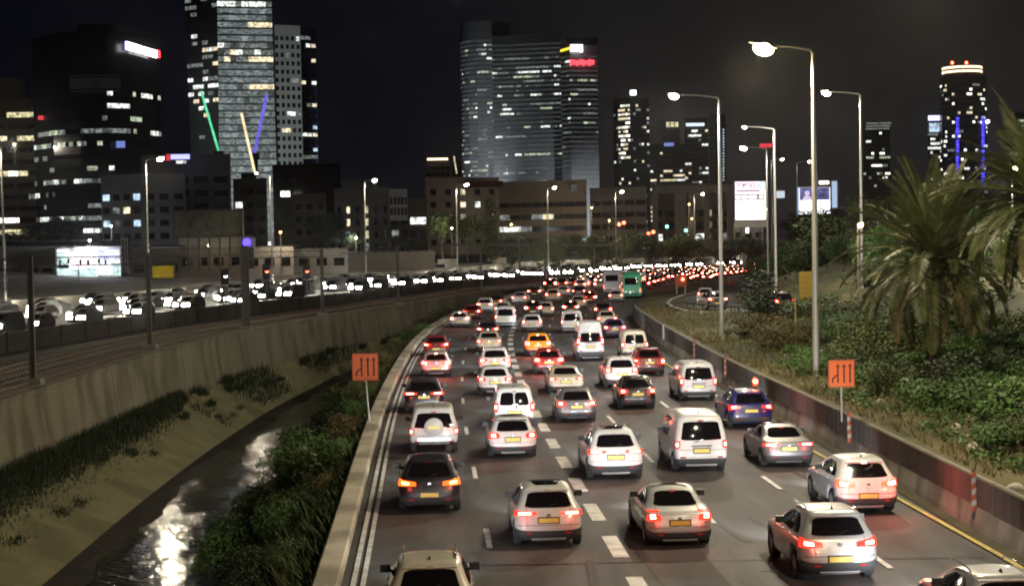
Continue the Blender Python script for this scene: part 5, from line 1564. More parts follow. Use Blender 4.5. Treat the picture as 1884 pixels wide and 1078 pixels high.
def palm(base, h, sc, label, n=74, seed=1):
    rs = random.Random(seed)
    rt = empty('palm_tree', base, 0, label, 'palm tree')
    mb = MB(); prof = []
    z = -.4
    while z < h: prof += [(.30 + .03 * math.sin(z * 9), z), (.36, z + .16)]; z += .2
    prof.append((.46, h)); mb.lathe(prof, 12); mb.build('trunk', MT['bark'], rt, 50)
    for k in range(n):
        u = k / (n - 1)
        el_ = math.radians(76 - 100 * u ** .95 + rs.uniform(-8, 8)); az = k * 2.39996 + rs.uniform(-.2, .2)
        j = min(4, max(0, int(u * 5 + rs.uniform(-.6, .6))))
        o = inst('frond', (FRD if u > .94 else FR)[j], rt, (0, 0, h + .15 - .35 * u))
        s = sc * rs.uniform(.85, 1.1)
        o.rotation_euler = (rs.uniform(-.3, .3), -(el_ - .45), az); o.scale = (s, s, s)
    for k in range(26):
        a = k * 2.4; mb = MB(); zz = h - .1 - .9 * rs.random()
        p0 = (.30 * math.cos(a), .30 * math.sin(a), zz); p1 = (.62 * math.cos(a), .62 * math.sin(a), zz + .42)
        mb.tube([p0, p1], [.09, .04], 5); mb.build('cut_frond_stub', MT['bark'], rt)
    return rt
b_ = onT(1718, 705)
palm(b_, CAM_Z - (478 - 417) * b_.y / FPX - b_.z, b_.y / 73.0 * 1.06, 'large date palm with drooping fronds standing in the right bank', 68, 3)
g = at(1915, 375, 62); palm((g.x, 62, terr(g.x, 62) - .2), g.z - terr(g.x, 62) + .2, .95, 'second date palm at the right edge, only its hanging fronds in view', 66, 8)

# ================================================================== BUILDINGS
WIN = dict(
    white=glow('window_white', (.95, 1.0, .93), 1.15, .65, .8), warm=glow('window_warm', (1.0, .84, .55), 1.0, .65, .8), green=glow('window_greenish', (.80, .95, .66), .55, .7, .7),
    dim=glow('window_dim', (.80, .88, .82), .20, .8, .9), faint=glow('window_faint', (.72, .82, .82), .065, .7, .7), blue=glow('window_bluish', (.62, .82, 1.0), .85, .6, .8), bright=glow('window_bright', (1.0, .97, .86), 2.2, .5, .9),
    yellow=glow('window_yellow', (1.0, .90, .52), .75, .7, .8), teal=glow('window_teal', (.55, .85, .90), .75, .6, .9))
WIN['unlit_glow'] = glow('unlit_glass_glow', (.74, .82, .88), .050, .35, .12)  # faint glow added to unlit panes so the tower facades read grey
DARKW = mat('dark_window_glass', (.010, .011, .014), .12, 0, .6)
WALLS = dict(
    black=mat('black_glass_facade', (.008, .008, .009), .25, 0, .5), navy=mat('navy_glass_facade', (.010, .012, .040), .3, 0, .5),
    grey=noisy('grey_render', (.155, .15, .155), (.205, .20, .205), .12, .9, 6), grey_lit=noisy('pale_facade', (.34, .36, .36), (.44, .46, .45), .1, .6, 6), beige=noisy('beige_render', (.17, .155, .135), (.22, .205, .178), .12, .9, 6),
    dark=noisy('dark_render', (.035, .034, .036), (.055, .053, .055), .12, .9, 6), brown=noisy('brown_render', (.10, .075, .06), (.15, .115, .09), .12, .9, 6), glass=mat('grey_glass_facade', (.115, .12, .13), .3, .1, .5), white=noisy('white_render', (.36, .36, .36), (.44, .44, .44), .2, .9, 5))
_UB = None
def unit_box():
    global _UB
    if _UB is None:
        _UB = {}
    return _UB
def win_mesh(key):
    u = unit_box()
    if key not in u:
        mb = MB(); mb.box((0, 0, 0), (1, 1, 1)); u[key] = mb.mesh('window', WIN[key] if key in WIN else MT[key])
    return u[key]

def building(label, front, ytop, wall='grey', depth=25, zb=-3.0, fh=3.6, z0=None, bay=3.0, ww=.82, wh=.55, lit=None, dark=True, ledge=None, seed=1, cat='building', name='office_building', topfl=1.0, parapet=.8, pm=431, ztop=None, top_off=0, merge=True, nolast=0, roof=True):
    rs = random.Random(seed)
    P = [Vector((at(px, pm, Y).x, Y, 0)) for px, Y in front]
    Ym = sum(p.y for p in P) / len(P); pxm = sum(f[0] for f in front) / len(front)
    zt = ztop if ztop is not None else at(pxm, ytop, Ym).z
    cx = sum(p.x for p in P) / len(P)
    rt = empty(name, (cx, Ym, zb), 0, label, cat)
    org = Vector((cx, Ym, zb))
    loc = [p - Vector((cx, Ym, 0)) for p in P]
    back = [Vector((P[-1].x * (P[-1].y + depth) / P[-1].y - cx, loc[-1].y + depth, 0)), Vector((P[0].x * (P[0].y + depth) / P[0].y - cx, loc[0].y + depth, 0))]
    pl = [(p.x, p.y) for p in loc] + [(p.x, p.y) for p in back]
    H = zt - zb
    mb = MB(); mb.prism(pl, 0, H); mb.build('wall', WALLS[wall], rt)
    if roof:
        mb = MB(); c = Vector((sum(p[0] for p in pl) / len(pl), sum(p[1] for p in pl) / len(pl)))
        mb.prism([((p[0] - c.x) * 1.004 + c.x, (p[1] - c.y) * 1.004 + c.y) for p in pl], H, H + parapet); mb.build('roof', WALLS[wall], rt)
    fz = (z0 - zb) if z0 is not None else 4.0
    nf = max(0, int((H - fz - topfl) / fh))
    dk = MB()
    cnt = 0
    for sgi in range(len(loc) - 1):
        p, q = loc[sgi], loc[sgi + 1]; t_ = q - p; Ls = t_.length; u = t_.normalized(); nn = Vector((u.y, -u.x, 0)); ang = math.atan2(u.y, u.x)
        nb = max(1, int(round(Ls / bay))); bw = Ls / nb
        for f in range(nf):
            zc = fz + fh * (f + .55)
            if ledge:
                mb = MB(); c = p + t_ / 2 + nn * .06; mb.box((c.x, c.y, fz + fh * f + .12), (Ls * .998, .22, .24), ang); mb.build('ledge', WALLS[ledge], rt)
            row = [lit(sgi, f, b_, nf, nb, rs) if lit else None for b_ in range(nb)]
            b_ = 0
            while b_ < nb:
                k = row[b_]; e_ = b_ + 1
                if k and merge:
                    while e_ < nb and row[e_] == k: e_ += 1
                c = p + u * bw * (b_ + e_) / 2 + nn * .05
                wdt = bw * (e_ - b_) - bw * (1 - ww); hh = fh * wh
                if k:
                    o = inst('window', win_mesh(k), rt, (c.x, c.y, zc), ang, (wdt, .16, hh)); cnt += 1
                elif dark: dk.box((c.x, c.y, zc), (wdt, .12, hh), ang)
                b_ = e_
    if dk.v:
        o = dk.build('unlit_window' if dark is True else 'glowing_unlit_window', DARKW if dark is True else WIN[dark], rt); o['kind'] = 'stuff'
    return rt, org, loc, H

def runs(p_start, p_stay, kinds, rowp=None):
    """lit windows come in runs along a floor"""
    st = {}
    def f(s, fl, b, nf, nb, rs):
        if b == 0:
            st['k'] = None; st['p'] = p_start * (rowp(s, fl, nf, rs) if rowp else rs.choice([.15, .5, 1.0, 1.6, 2.2]))
        if st['k'] is not None and rs.random() < p_stay: return st['k']
        st['k'] = rs.choice(kinds) if rs.random() < st['p'] else None
        return st['k']
    return f

def sign_box(parent_org, rt, p, size, m, name='sign', rz=0, emb=None):
    mb = MB(); mb.box((0, 0, 0), size); o = mb.build(name, m, rt); o.location = p - parent_org; o.rotation_euler = (0, 0, rz); return o

SW = glow('sign_white', (1, .98, 1), 6); SR = glow('sign_red', (1, .06, .08), 3.0); SY = glow('sign_yellow_lit', (1, .78, .05), 1.6); SB = glow('sign_blue', (.35, .36, 1), 2.2); SRD = glow('sign_red_dim', (.9, .05, .07), .8); WARM = glow('crown_strip', (1, .72, .45), 3.0); LEDB = glow('blue_led', (.09, .07, 1.0), 1.5, .5, .35); SBD = glow('sign_blue_dim', (.3, .4, 1), .6)

# --- black office tower, left
def lit_black(s, f, b, nf, nb, rs):
    k = nf - f
    pr_ = {1: 0, 2: 0, 3: .05, 4: .12, 5: .06, 6: .12, 7: .5, 8: .55, 9: .2, 10: .25, 11: .55, 12: .25, 13: .15, 14: .75, 15: .1, 16: .35, 17: .15, 18: .75, 19: .5}.get(k, .3)
    pr_ *= 1.35
    if s == 0 and k < 6: pr_ *= .4
    if s >= 3: pr_ = {4: .3, 5: .2, 7: .4, 10: .15, 11: .6, 12: .6, 14: .5}.get(k, .05)
    if k == 8 and 1 <= s <= 2: return rs.choice(['green', 'green', 'dim', 'white']) if rs.random() < .7 else None
    if b and rs.random() < .5: return lit_black.last
    lit_black.last = rs.choice(['white', 'green', 'dim', 'dim', 'faint']) if rs.random() < pr_ else None
    return lit_black.last
rt, og, lc, H = building('black glass office tower with curved front and a white sign at its top corner', [(64, 512), (100, 500), (150, 494), (200, 493), (242, 497), (298, 514)], 66, 'black', 30, -3, 3.75, 6.0, 1.7, .92, .36, lit_black, True, None, 3, pm=300, topfl=3, parapet=.5, name='office_tower')
p = at(262, 88, 500); a_ = math.atan2(514 - 497, at(298, 300, 514).x - at(242, 300, 497).x)
def vsign(px0, px1, py0, py1, Y0, Y1, m, h, name='sign_letter_block'):
    A_, B_ = at(px0, py0, Y0), at(px1, py1, Y1); c = (A_ + B_) / 2
    mb = MB(); d = B_ - A_; n_ = Vector((d.y, -d.x, 0)).normalized() * .35; hz = Vector((0, 0, h / 2))
    vs = [A_ - hz, B_ - hz, B_ + hz, A_ + hz]; vs = [v + n_ - og for v in vs] + [v - n_ * .2 - og for v in vs]
    mb.add(vs, [(0, 1, 2, 3), (7, 6, 5, 4), (0, 4, 5, 1), (1, 5, 6, 2), (2, 6, 7, 3), (3, 7, 4, 0)]); return mb.build(name, m, rt)
vsign(230, 232, 84, 85, 495, 495.6, SB, 2.4, 'sign_frame')
for i, (a0, a1) in enumerate([(232, 239), (240, 246), (247, 253), (254, 260), (264, 270), (271, 277), (278, 287)]):
    y0, y1 = 84 + (a0 - 232) * .30, 84 + (a1 - 232) * .30; vsign(a0, a1, y0, y1, 495.6 + (a0 - 242) * .30, 495.6 + (a1 - 242) * .30, SW, 2.3)
vsign(288, 293, 99, 100.5, 509.5, 511, SR, 2.3)
# flag hung on the facade: two stripes and a six pointed star
A_, B_ = at(128, 139, 489.6), at(222, 168, 489.6); fw, fhh = B_.x - A_.x, A_.z - B_.z
fl = mat('flag_cloth', (.30, .28, .31), .9); fb = mat('flag_blue', (.03, .035, .10), .9)
mb = MB(); mb.box(((A_.x + B_.x) / 2 - og.x, 489.7 - og.y, (A_.z + B_.z) / 2 - og.z), (fw, .1, fhh)); mb.build('flag', fl, rt)
for k in (.12, .88):
    mb = MB(); mb.box(((A_.x + B_.x) / 2 - og.x, 489.58 - og.y, B_.z + fhh * k - og.z), (fw, .06, fhh * .10)); mb.build('flag_stripe', fb, rt)
mb = MB(); R_ = fhh * .25
for tri in (0, 1):
    for k in range(3):
        a0 = math.pi / 2 + tri * math.pi + k * 2.0944; a1 = a0 + 2.0944
        c0 = Vector(((A_.x + B_.x) / 2 - og.x + .0, 0, (A_.z + B_.z) / 2 - og.z)); y_ = 489.55 - og.y - tri * .03
        def pp(a, r): return Vector((c0.x + r * math.cos(a), y_, c0.z + r * math.sin(a)))
        mb.add([pp(a0, R_), pp(a1, R_), pp(a1, R_ * .78), pp(a0, R_ * .78)], [(0, 1, 2, 3)])
mb.build('flag_star', fb, rt)
mb = MB(); q = at(150, 60, 505) - og; mb.box((q.x + 4, 10, H + 2.2), (12, 8, 4.4)); mb.build('roof_plant', WALLS['black'], rt)
for px, py, Y, m, sz in [(78, 217, 508, SRD, (2.6, .3, 1.3)), (222, 266, 494, SBD, (2.6, .3, 2.0))]:
    o = sign_box(og, rt, at(px, py, Y - 2), sz, m)

# --- leftmost tower with warm windows
rt, og, lc, H = building('leftmost tower with rows of warm yellow lit windows', [(-60, 560), (68, 560)], 185, 'brown', 25, -3, 4.0, 6, 3.2, .95, .42, runs(.36, .62, ['warm', 'yellow', 'dim', 'yellow', 'bright'], lambda s, f, nf, rs: rs.choice([0, .4, 1, 1.8])), True, 'brown', 5, pm=250, name='office_tower')
mb = MB(); q = at(10, 148, 565); mb.box((q.x - og.x, 8, H + 4), (9, 10, 8)); mb.build('roof_plant', WALLS['brown'], rt)

# --- bright slanted glass tower: front and dark side, each floor its own lit strip
Yt = 800
def tower_face(rt, og, edges, nf, zlo, zhi, kinds, rs, Y0, Y1, split, fill=.72):
    """one slanting glass face: floor strips between two leaning edges; edges: (px0 at bottom, px0 top, px1 bottom, px1 top)"""
    for f in range(nf):
        u = (f + .5) / nf; z = zlo + (zhi - zlo) * u; fh = (zhi - zlo) / nf
        for sgn in range(split):
            s0, s1 = sgn / split, (sgn + 1) / split
            k = kinds(u, sgn, split, rs)
            if not k: continue
            def X(s, uu): 
                pl, pr__ = edges[0] + (edges[1] - edges[0]) * uu, edges[2] + (edges[3] - edges[2]) * uu
                Y = Y0 + (Y1 - Y0) * s
                return Vector((at(pl + (pr__ - pl) * s, 220, Y).x - og.x, Y - og.y, 0))
            A_, B_ = X(s0, u), X(s1, u); d = B_ - A_; nn = Vector((d.y, -d.x, 0)).normalized()
            c = (A_ + B_) / 2 + nn * .12
            inst('window', win_mesh(k), rt, (c.x, c.y, z - og.z), math.atan2(d.y, d.x), (d.length, .3, fh * fill))
rs = random.Random(9)
zb, zt = -3.0, at(425, -25, Yt).z
x0 = at(425, 220, Yt).x; og = Vector((x0, Yt, zb)); rt = empty('glass_tower', og, 0, 'tall glass tower with a brightly lit slanted front, cut off at the top', 'building')
def X_(px, Y): return at(px, 220, Y).x - x0
mb = MB()
bot = [(352, 812), (400, 800), (508, 806), (508, 850), (352, 850)]; top = [(346, 812), (405, 800), (504, 806), (504, 850), (346, 850)]
n = 5; vs = [(X_(p[0], p[1]), p[1] - Yt, 0) for p in bot] + [(X_(p[0], p[1]), p[1] - Yt, zt - zb) for p in top]
mb.add(vs, [(i, (i + 1) % n, n + (i + 1) % n, n + i) for i in range(n)] + [tuple(range(n, 2 * n)), tuple(reversed(range(n)))]); mb.build('wall', WALLS['glass'], rt)
def kf(u, s, sp, rs):
    if u > .945: return None
    if u > .93: return 'white' if rs.random() < .7 else 'dim'
    if s >= 5 and (.84 < u < .87 or .70 < u < .73 or .60 < u < .62): return 'warm'
    if .70 < u < .78: return rs.choice(['dim', 'white', 'dim', 'faint', 'warm'])
    return rs.choices(['faint', 'dim', 'white', 'facade', 'facade_b'], [.04, .03, .012, .55, .36])[0]
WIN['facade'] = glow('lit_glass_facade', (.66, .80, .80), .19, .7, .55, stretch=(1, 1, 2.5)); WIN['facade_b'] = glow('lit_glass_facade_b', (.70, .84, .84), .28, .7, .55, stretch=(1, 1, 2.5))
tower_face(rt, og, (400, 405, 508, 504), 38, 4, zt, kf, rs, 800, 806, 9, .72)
tower_face(rt, og, (352, 346, 400, 405), 36, 4, zt, lambda u, s, sp, rs: (rs.choice(['warm', 'dim', 'white']) if rs.random() < (.40 if .55 < u < .8 else .12) else None) if u < .93 else rs.choice(['dim', None]), rs, 812, 800, 6, .5)
# slab with small square windows
rt, og, lc, H = building('pale grey slab tower with a grid of small dark square windows', [(507, 825), (556, 830)], 50, 'grey_lit', 25, -3, 4.2, 6, 2.6, .55, .5, runs(.045, .4, ['white', 'dim', 'warm']), True, None, 11, pm=220, name='office_tower')
lamp('floodlight', 'SPOT', (at(490, 300, 700).x, 690, 4), 260000, (.95, 1, .95), None, 1.0, Vector((at(530, 250, 825).x - at(490, 300, 700).x, 135, 60)), 50, .8)
rt, og, lc, H = building('narrow dark blue tower right of the pale grid slab', [(555, 860), (584, 866)], 54, 'navy', 25, -3, 3.9, 6, 3.0, .8, .45, runs(.14, .45, ['white', 'dim', 'warm', 'blue']), True, 'navy', 12, pm=220, name='office_tower')
mb = MB(); mb.box((lc[-1].x - .6, lc[-1].y - .3, H * .42), (.5, .3, H * .7)); mb.build('blue_edge_light', glow('blue_edge', (.2, .25, 1), .10), rt)

# --- the three towers
def litA(p0, p1): return runs(.135, .70, ['white', 'green', 'dim', 'dim', 'faint'], lambda s, f, nf, rs: (rs.choice([.1, .4, 1.0, 2.2]) * (1.3 if p0 < f / nf < p1 else .16)) if f / nf < .97 else 0)
Y5 = 1380; pts = []
for k in range(9):
    a = math.pi * (1 - k / 8); pts.append((897 + 47.5 * -math.cos(math.pi * k / 8), Y5 - 22 * math.sin(math.pi * k / 8)))
rt, og, lc, H = building('round glass tower at the left of the cluster of three', pts, 62, 'glass', 8, -6, 3.7, 8, 2.0, .9, .45, litA(-1, 2), 'unlit_glow', None, 21, pm=220, topfl=2, name='round_tower')
mb = MB(); mb.lathe([(21, 0), (21, 9), (0.01, 9)], 32, (0, 8, H)); mb.build('crown', WALLS['glass'], rt, 40)
rt, og, lc, H = building('triangular dark glass tower in the middle of the cluster of three', [(907, 1335), (1034, 1322)], 66, 'glass', 30, -6, 3.7, 8, 2.0, .86, .42, litA(.25, .95), 'unlit_glow', None, 22, pm=220, topfl=3, name='triangular_tower')
rt, og, lc, H = building('square glass tower with yellow, white and red signs on its top', [(1033, 1296), (1050, 1286), (1101, 1292)], 84, 'glass', 28, -6, 3.7, 8, 2.0, .9, .45, litA(.6, .97), 'unlit_glow', None, 23, pm=220, topfl=4, name='square_tower')
def tsign(px0, px1, py0, py1, Y, m, name='sign', skew=0):
    A_, B_ = at(px0, py0, Y), at(px1, py1, Y); mb = MB()
    vs = [(A_.x, B_.z), (B_.x, B_.z + skew), (B_.x, A_.z + skew), (A_.x, A_.z)]
    mb.add([(v[0] - og.x, Y - og.y, v[1] - og.z) for v in vs] + [(v[0] - og.x, Y + .8 - og.y, v[1] - og.z) for v in vs], [(0, 1, 2, 3), (7, 6, 5, 4), (0, 4, 5, 1), (1, 5, 6, 2), (2, 6, 7, 3), (3, 7, 4, 0)])
    return mb.build(name, m, rt)
mb = MB(); mb.box((lc[1].x + 10, lc[1].y + 10, H + 3), (26, 14, 6)); mb.build('roof_plant', WALLS['black'], rt)
tsign(1031, 1050, 92, 96, 1284, SY, skew=2.2); tsign(1050, 1057, 83, 95, 1283, SW); tsign(1058, 1065, 83, 95, 1283, SW); tsign(1066, 1072, 83, 96, 1283, SW)
for i in range(8): tsign(1048 + i * 5.8, 1052.6 + i * 5.8, 110 + (i % 3), 121 - (i % 2) * 2, 1284, SR, 'sign_letter_block')
# light from the plaza lamps at the foot of the three towers
for px, Yf, tx, zz, pw in [(878, 1290, 878, 40, 900000), (1078, 1220, 1082, 45, 1300000), (905, 1290, 890, 90, 500000)]:
    a = at(px, 300, Yf); tgt = Vector((at(tx, 300, 1330).x, 1330, zz)); a.z = -2
    lamp('floodlight', 'SPOT', a, pw * .8, (.90, .97, 1.0), None, 1.5, tgt - a, 60, 1.0)
# pale low facade lights
# --- towers farther right
rt, og, lc, H = building('dark tower with a bright vertical band of windows and a white top light', [(1129, 1420), (1160, 1408), (1195, 1414)], 182, 'black', 28, -6, 3.7, 8, 2.6, .8, .5, lambda s, f, b, nf, nb, rs: (rs.choice(['bright', 'warm', 'white']) if s == 0 and f / nf > .55 and rs.random() < .78 and b > 1 else (rs.choice(['white', 'dim', 'dim', 'warm']) if rs.random() < (.30 if f % 4 == 0 else .14) else None)), True, 'dark', 31, pm=260, name='office_tower')
o = sign_box(og, rt, at(1165, 171, 1405), (5, .6, 4), SW, 'top_sign')
rt, og, lc, H = building('dark stepped tower with few lit windows left of the tower with the pale sign', [(1196, 1350), (1262, 1345)], 268, 'black', 30, -6, 3.7, 8, 2.6, .8, .45, runs(.10, .45, ['white', 'dim', 'warm', 'yellow']), True, 'dark', 32, pm=300, name='office_tower')
mb = MB(); A_, B_ = at(1224, 222, 1352), at(1251, 270, 1352); mb.box(((A_.x + B_.x) / 2 - og.x, 12, (A_.z + B_.z) / 2 - og.z), (B_.x - A_.x, 16, A_.z - B_.z)); mb.build('upper_block', WALLS['dark'], rt)
for i in range(3): tsign(1226 + i * 8, 1232 + i * 8, 225, 234, 1350, WIN['yellow'], 'top_window')
tsign(1222, 1240, 263, 269, 1343, SBD)
rt, og, lc, H = building('dark tower with a pale blue sign along its top edge', [(1260, 1300), (1304, 1296)], 219, 'black', 26, -6, 3.7, 8, 2.6, .8, .45, runs(.09, .45, ['white', 'dim', 'warm']), True, 'dark', 33, pm=300, name='office_tower')
tsign(1262, 1296, 227, 232, 1294, glow('sign_pale', (.75, .88, 1), 1.2)); 
rt, og, lc, H = building('slim dark tower with a vertical string of small lights down its edge', [(1305, 1290), (1336, 1300)], 212, 'black', 20, -6, 3.7, 8, 3, .8, .4, None, True, 'dark', 34, pm=300, name='office_tower')
for i in range(18): tsign(1330, 1332.5, 238 + i * 5.4, 240.5 + i * 5.4, 1296, WIN['blue'], 'edge_lamp')
rt, og, lc, H = building('distant tower with a wide flat top and scattered lit windows behind the lamp post', [(1588, 1500), (1638, 1500)], 226, 'black', 30, -6, 3.7, 8, 2.6, .85, .5, runs(.17, .5, ['white', 'dim', 'green', 'bright']), True, 'dark', 35, pm=280, topfl=7, name='office_tower')
for i, (a, b_) in enumerate([(226, 228), (231, 233), (236, 238)]): tsign(1594 - i, 1640 - i * 2, a, b_, 1498, WIN['dim'], 'crown_strip')
# round tower with crown lights and blue strips
pts = [(1773 + 43 * -math.cos(math.pi * k / 8), 1320 - 18 * math.sin(math.pi * k / 8)) for k in range(9)]
rt, og, lc, H = building('round tower with an orange lit crown and two vertical blue light strips', pts, 142, 'black', 8, -6, 3.7, 8, 2.4, .85, .5, runs(.15, .5, ['white', 'dim', 'warm', 'bright'], lambda s, f, nf, rs: rs.choice([.3, .8, 1.6])), True, 'dark', 36, pm=240, topfl=3, name='round_tower')
for zz in (126.5, 134):
    mb = MB(); c = at(1770, zz, 1320); R_ = (1804 - 1734) / 2 * 1320 / FPX
    mb.lathe([(R_, 0), (R_ + .3, 0), (R_ + .3, 1.6), (R_, 1.6)], 28, (c.x - og.x, 10, c.z - og.z - .8)); mb.build('crown_light', WARM, rt)
mb = MB(); mb.lathe([(R_ - .2, 0), (R_ - .2, 9), (.01, 9)], 28, (at(1770, 130, 1320).x - og.x, 10, H)); mb.build('crown', WALLS['dark'], rt)
for px in (1752, 1778):
    q = at(px, 116, 1318) - og; mb = MB(); mb.lathe([(.01, -1.3), (1.1, -.7), (1.1, .7), (.01, 1.3)], 10, (q.x, q.y, q.z)); mb.build('beacon', MT['red_light'], rt, 60); mb = MB(); mb.tube([(q.x, q.y + 1, q.z - 6), (q.x, q.y + 1, q.z - .8)], .25, 5); mb.build('beacon_mast', MT['mast'], rt)
for px, Y in ((1762, 1299), (1809, 1306)):
    for i in range(22):
        y0 = 216 + i * 6.0; tsign(px - 2.6, px + 2.6, y0, y0 + 4.4, Y, LEDB, 'blue_light')
q = at(1822, 224, 1316) - og; mb = MB(); mb.lathe([(.01, -1.6), (1.5, -.8), (1.5, .8), (.01, 1.6)], 10, (q.x - 2, q.y, q.z)); mb.build('corner_lamp', SW, rt, 60)
rt, og, lc, H = building('slim dark tower with a white violet sign beside the round crowned tower', [(1707, 1340), (1731, 1342)], 214, 'black', 20, -6, 3.7, 8, 2.4, .85, .5, runs(.2, .5, ['white', 'dim']), True, 'dark', 37, pm=280, name='office_tower')
tsign(1708, 1729, 213, 222, 1338, glow('sign_violet', (.62, .58, 1), 2.2)); tsign(1710, 1729, 227, 243, 1338, WIN['blue'])
rt, og, lc, H = building('tower with greenish windows cut off by the right edge of the picture', [(1857, 1300), (1960, 1305)], 208, 'dark', 30, -6, 3.7, 8, 2.6, .85, .5, runs(.3, .55, ['dim', 'green', 'white']), True, 'dark', 38, pm=280, name='office_tower')
# small far buildings
rt, og, lc, H = building('small dark building with an orange light strip along its roof by the three tower cluster', [(783, 950), (828, 948)], 298, 'dark', 20, -4, 3.6, 6, 3, .8, .45, runs(.06, .3, ['dim']), True, None, 41, pm=320)
tsign(786, 824, 291.5, 294.5, 944, WARM, 'light_strip')
rt, og, lc, H = building('thin dark mast building with a curved light line left of the round tower', [(832, 960), (850, 962)], 300, 'dark', 20, -4, 3.6, 6, 3, .8, .45, None, True, None, 42, pm=320)
for i in range(8): tsign(834 + i * .7, 836.5 + i * .7, 288 + i * 4, 291.5 + i * 4, 955, WIN['yellow'], 'light_strip')

# --- leaning light tubes (lit crane jibs) before the bright tower
def boom(px0, py0, px1, py1, Y, col, st, lab, r=.55):
    A_, B_ = at(px0, py0, Y), at(px1, py1, Y); rt = empty('crane_jib', (B_.x, Y, B_.z), 0, lab, 'crane jib')
    a = A_ - B_; m = glow('jib_light', col, st, .25, .2)
    for i in range(8):
        mb = MB(); mb.tube([a * (i / 8 + .004), a * ((i + 1) / 8 - .004)], r, 8); mb.build('light_tube', m, rt, 60)
    mb = MB(); mb.tube([a * 1.0 + Vector((0, r * 1.6, 0)), Vector((0, r * 1.6, 0))], r * .6, 5); mb.build('lattice', MT['mast'], rt)
    mb = MB(); mb.box((0, 1, -1.2), (3.2, 2.4, 2.4)); mb.build('cab', MT['black'], rt)
    mb = MB(); mb.box((0, 1.5, -1.2 - (B_.z - 2) / 2), (1.8, 1.8, B_.z - 2)); mb.build('tower_mast', MT['mast'], rt)
boom(370, 168, 402, 278, 600, (.12, .85, .42), 1.1, 'crane jib outlined in green light in front of the bright tower', .42)
boom(444, 208, 472, 332, 590, (1, .84, .45), 1.3, 'crane jib outlined in warm yellow light in front of the bright tower', .46)
boom(491, 174, 468, 282, 610, (.22, .16, 1), .9, 'crane jib outlined in violet blue light in front of the bright tower', .55)

# --- mid distance blocks
def grid_lit(tbl, dflt=None):
    def f(s, fl, b, nf, nb, rs): return tbl.get((s, nf - 1 - fl, b), dflt)
    return f
GB = 3.8
tbl = {(0, 0, 0): 'blue', (0, 0, 3): 'blue', (0, 1, 2): 'warm', (0, 1, 1): 'dim', (0, 2, 0): 'blue', (0, 2, 3): 'blue', (0, 2, 1): 'faint'}
building('grey office block with bluish lit windows behind a street lamp', [(187, 385), (262, 380), (342, 384)], 327, 'grey', 25, GB - .5, 3.05, GB + 1.0, 3.2, .62, .48, grid_lit(tbl), True, 'grey', 51, pm=390, topfl=1.6)
tbl = {(0, 1, 1): 'white', (1, 1, 0): 'bright', (1, 2, 0): 'bright'}
building('taller dim grey office block left of the bright tower foot', [(262, 420), (352, 412), (426, 418)], 290, 'grey', 30, GB - .5, 3.4, GB + 1.0, 4.5, .7, .48, grid_lit({(0, 3, 2): 'dim', (1, 3, 0): 'dim', (0, 4, 2): 'dim'}), True, 'grey', 52, pm=390, topfl=2)
rt, og, lc, H = building('small dark house with a flat roof tank below the yellow crane jib', [(430, 440), (492, 436)], 334, 'dark', 20, GB - .5, 3.6, GB + 1, 4, .6, .45, lambda s, f, b, nf, nb, rs: 'white' if (f == nf - 2 and b == 0) else None, True, 'dark', 53, pm=390)
mb = MB(); mb.cyl((-1, 5, H + 1.4), (1, 0, 0), 1.1, 4, 12); mb.build('roof_tank', WALLS['black'], rt)
rt, og, lc, H = building('wide black block with almost no lit windows right of the bright tower foot', [(503, 470), (628, 466)], 307, 'black', 25, GB - .5, 3.6, GB + 1, 4, .7, .45, runs(.03, .3, ['dim', 'warm']), True, None, 54, pm=390)
tsign(516, 533, 352, 362, 463, WIN['bright'], 'lit_sign')
building('dim brown apartment block in front of the wide black block', [(540, 425), (600, 420)], 362, 'brown', 20, GB - .5, 3.3, GB + 1, 3.4, .55, .45, runs(.16, .3, ['dim', 'white', 'warm']), True, 'brown', 55, pm=400)
tbl = {(0, 0, 1): 'warm', (0, 1, 1): 'warm', (0, 2, 1): 'dim', (0, 0, 3): 'yellow', (0, 1, 3): 'yellow', (0, 2, 3): 'yellow', (0, 3, 3): 'dim'}
rt, og, lc, H = building('low grey block with narrow lit stair windows behind the street lamp', [(616, 405), (718, 398)], 352, 'beige', 25, GB - .5, 3.05, GB + .5, 2.7, .30, .55, grid_lit(tbl), True, None, 56, pm=400, topfl=1.5)
mb = MB(); q = at(655, 340, 400) - og; mb.box((q.x, 8, H + 1.4), (8, 8, 2.8)); mb.build('roof_house', WALLS['beige'], rt)
rt, og, lc, H = building('white glazed corner building beside the block with stair windows', [(717, 394), (750, 396)], 354, 'white', 15, GB + 8.5, 2.6, GB + 9.2, .9, .6, .7, None, True, None, 57, pm=400, topfl=.3)
building('dark block under the white glazed corner', [(718, 397), (786, 402)], 372, 'dark', 18, GB - .5, 3.1, GB + .5, 2.8, .7, .55, lambda s, f, b, nf, nb, rs: 'white' if f == nf - 1 and b in (2, 3) else ('dim' if rs.random() < .06 else None), True, 'dark', 58, pm=400, topfl=.6)
tbl = {(0, 2, 0): 'white', (0, 1, 0): 'dim', (0, 1, 3): 'dim', (0, 2, 2): 'dim', (0, 2, 1): 'white', (0, 3, 6): 'teal', (0, 3, 7): 'teal', (0, 1, 4): 'warm'}
rt, og, lc, H = building('long grey office block with bands of dark windows and one teal lit stretch', [(918, 452), (1080, 446)], 338, 'beige', 30, GB - .5, 3.3, GB + .9, 3.0, .96, .40, grid_lit(tbl), True, 'beige', 59, pm=400, topfl=1.8, seed=59) if False else building('long grey office block with bands of dark windows and one teal lit stretch', [(918, 452), (1080, 446)], 338, 'beige', 30, GB - .5, 3.3, GB + .9, 3.0, .96, .40, grid_lit(tbl), True, 'beige', 59, pm=400, topfl=1.8)
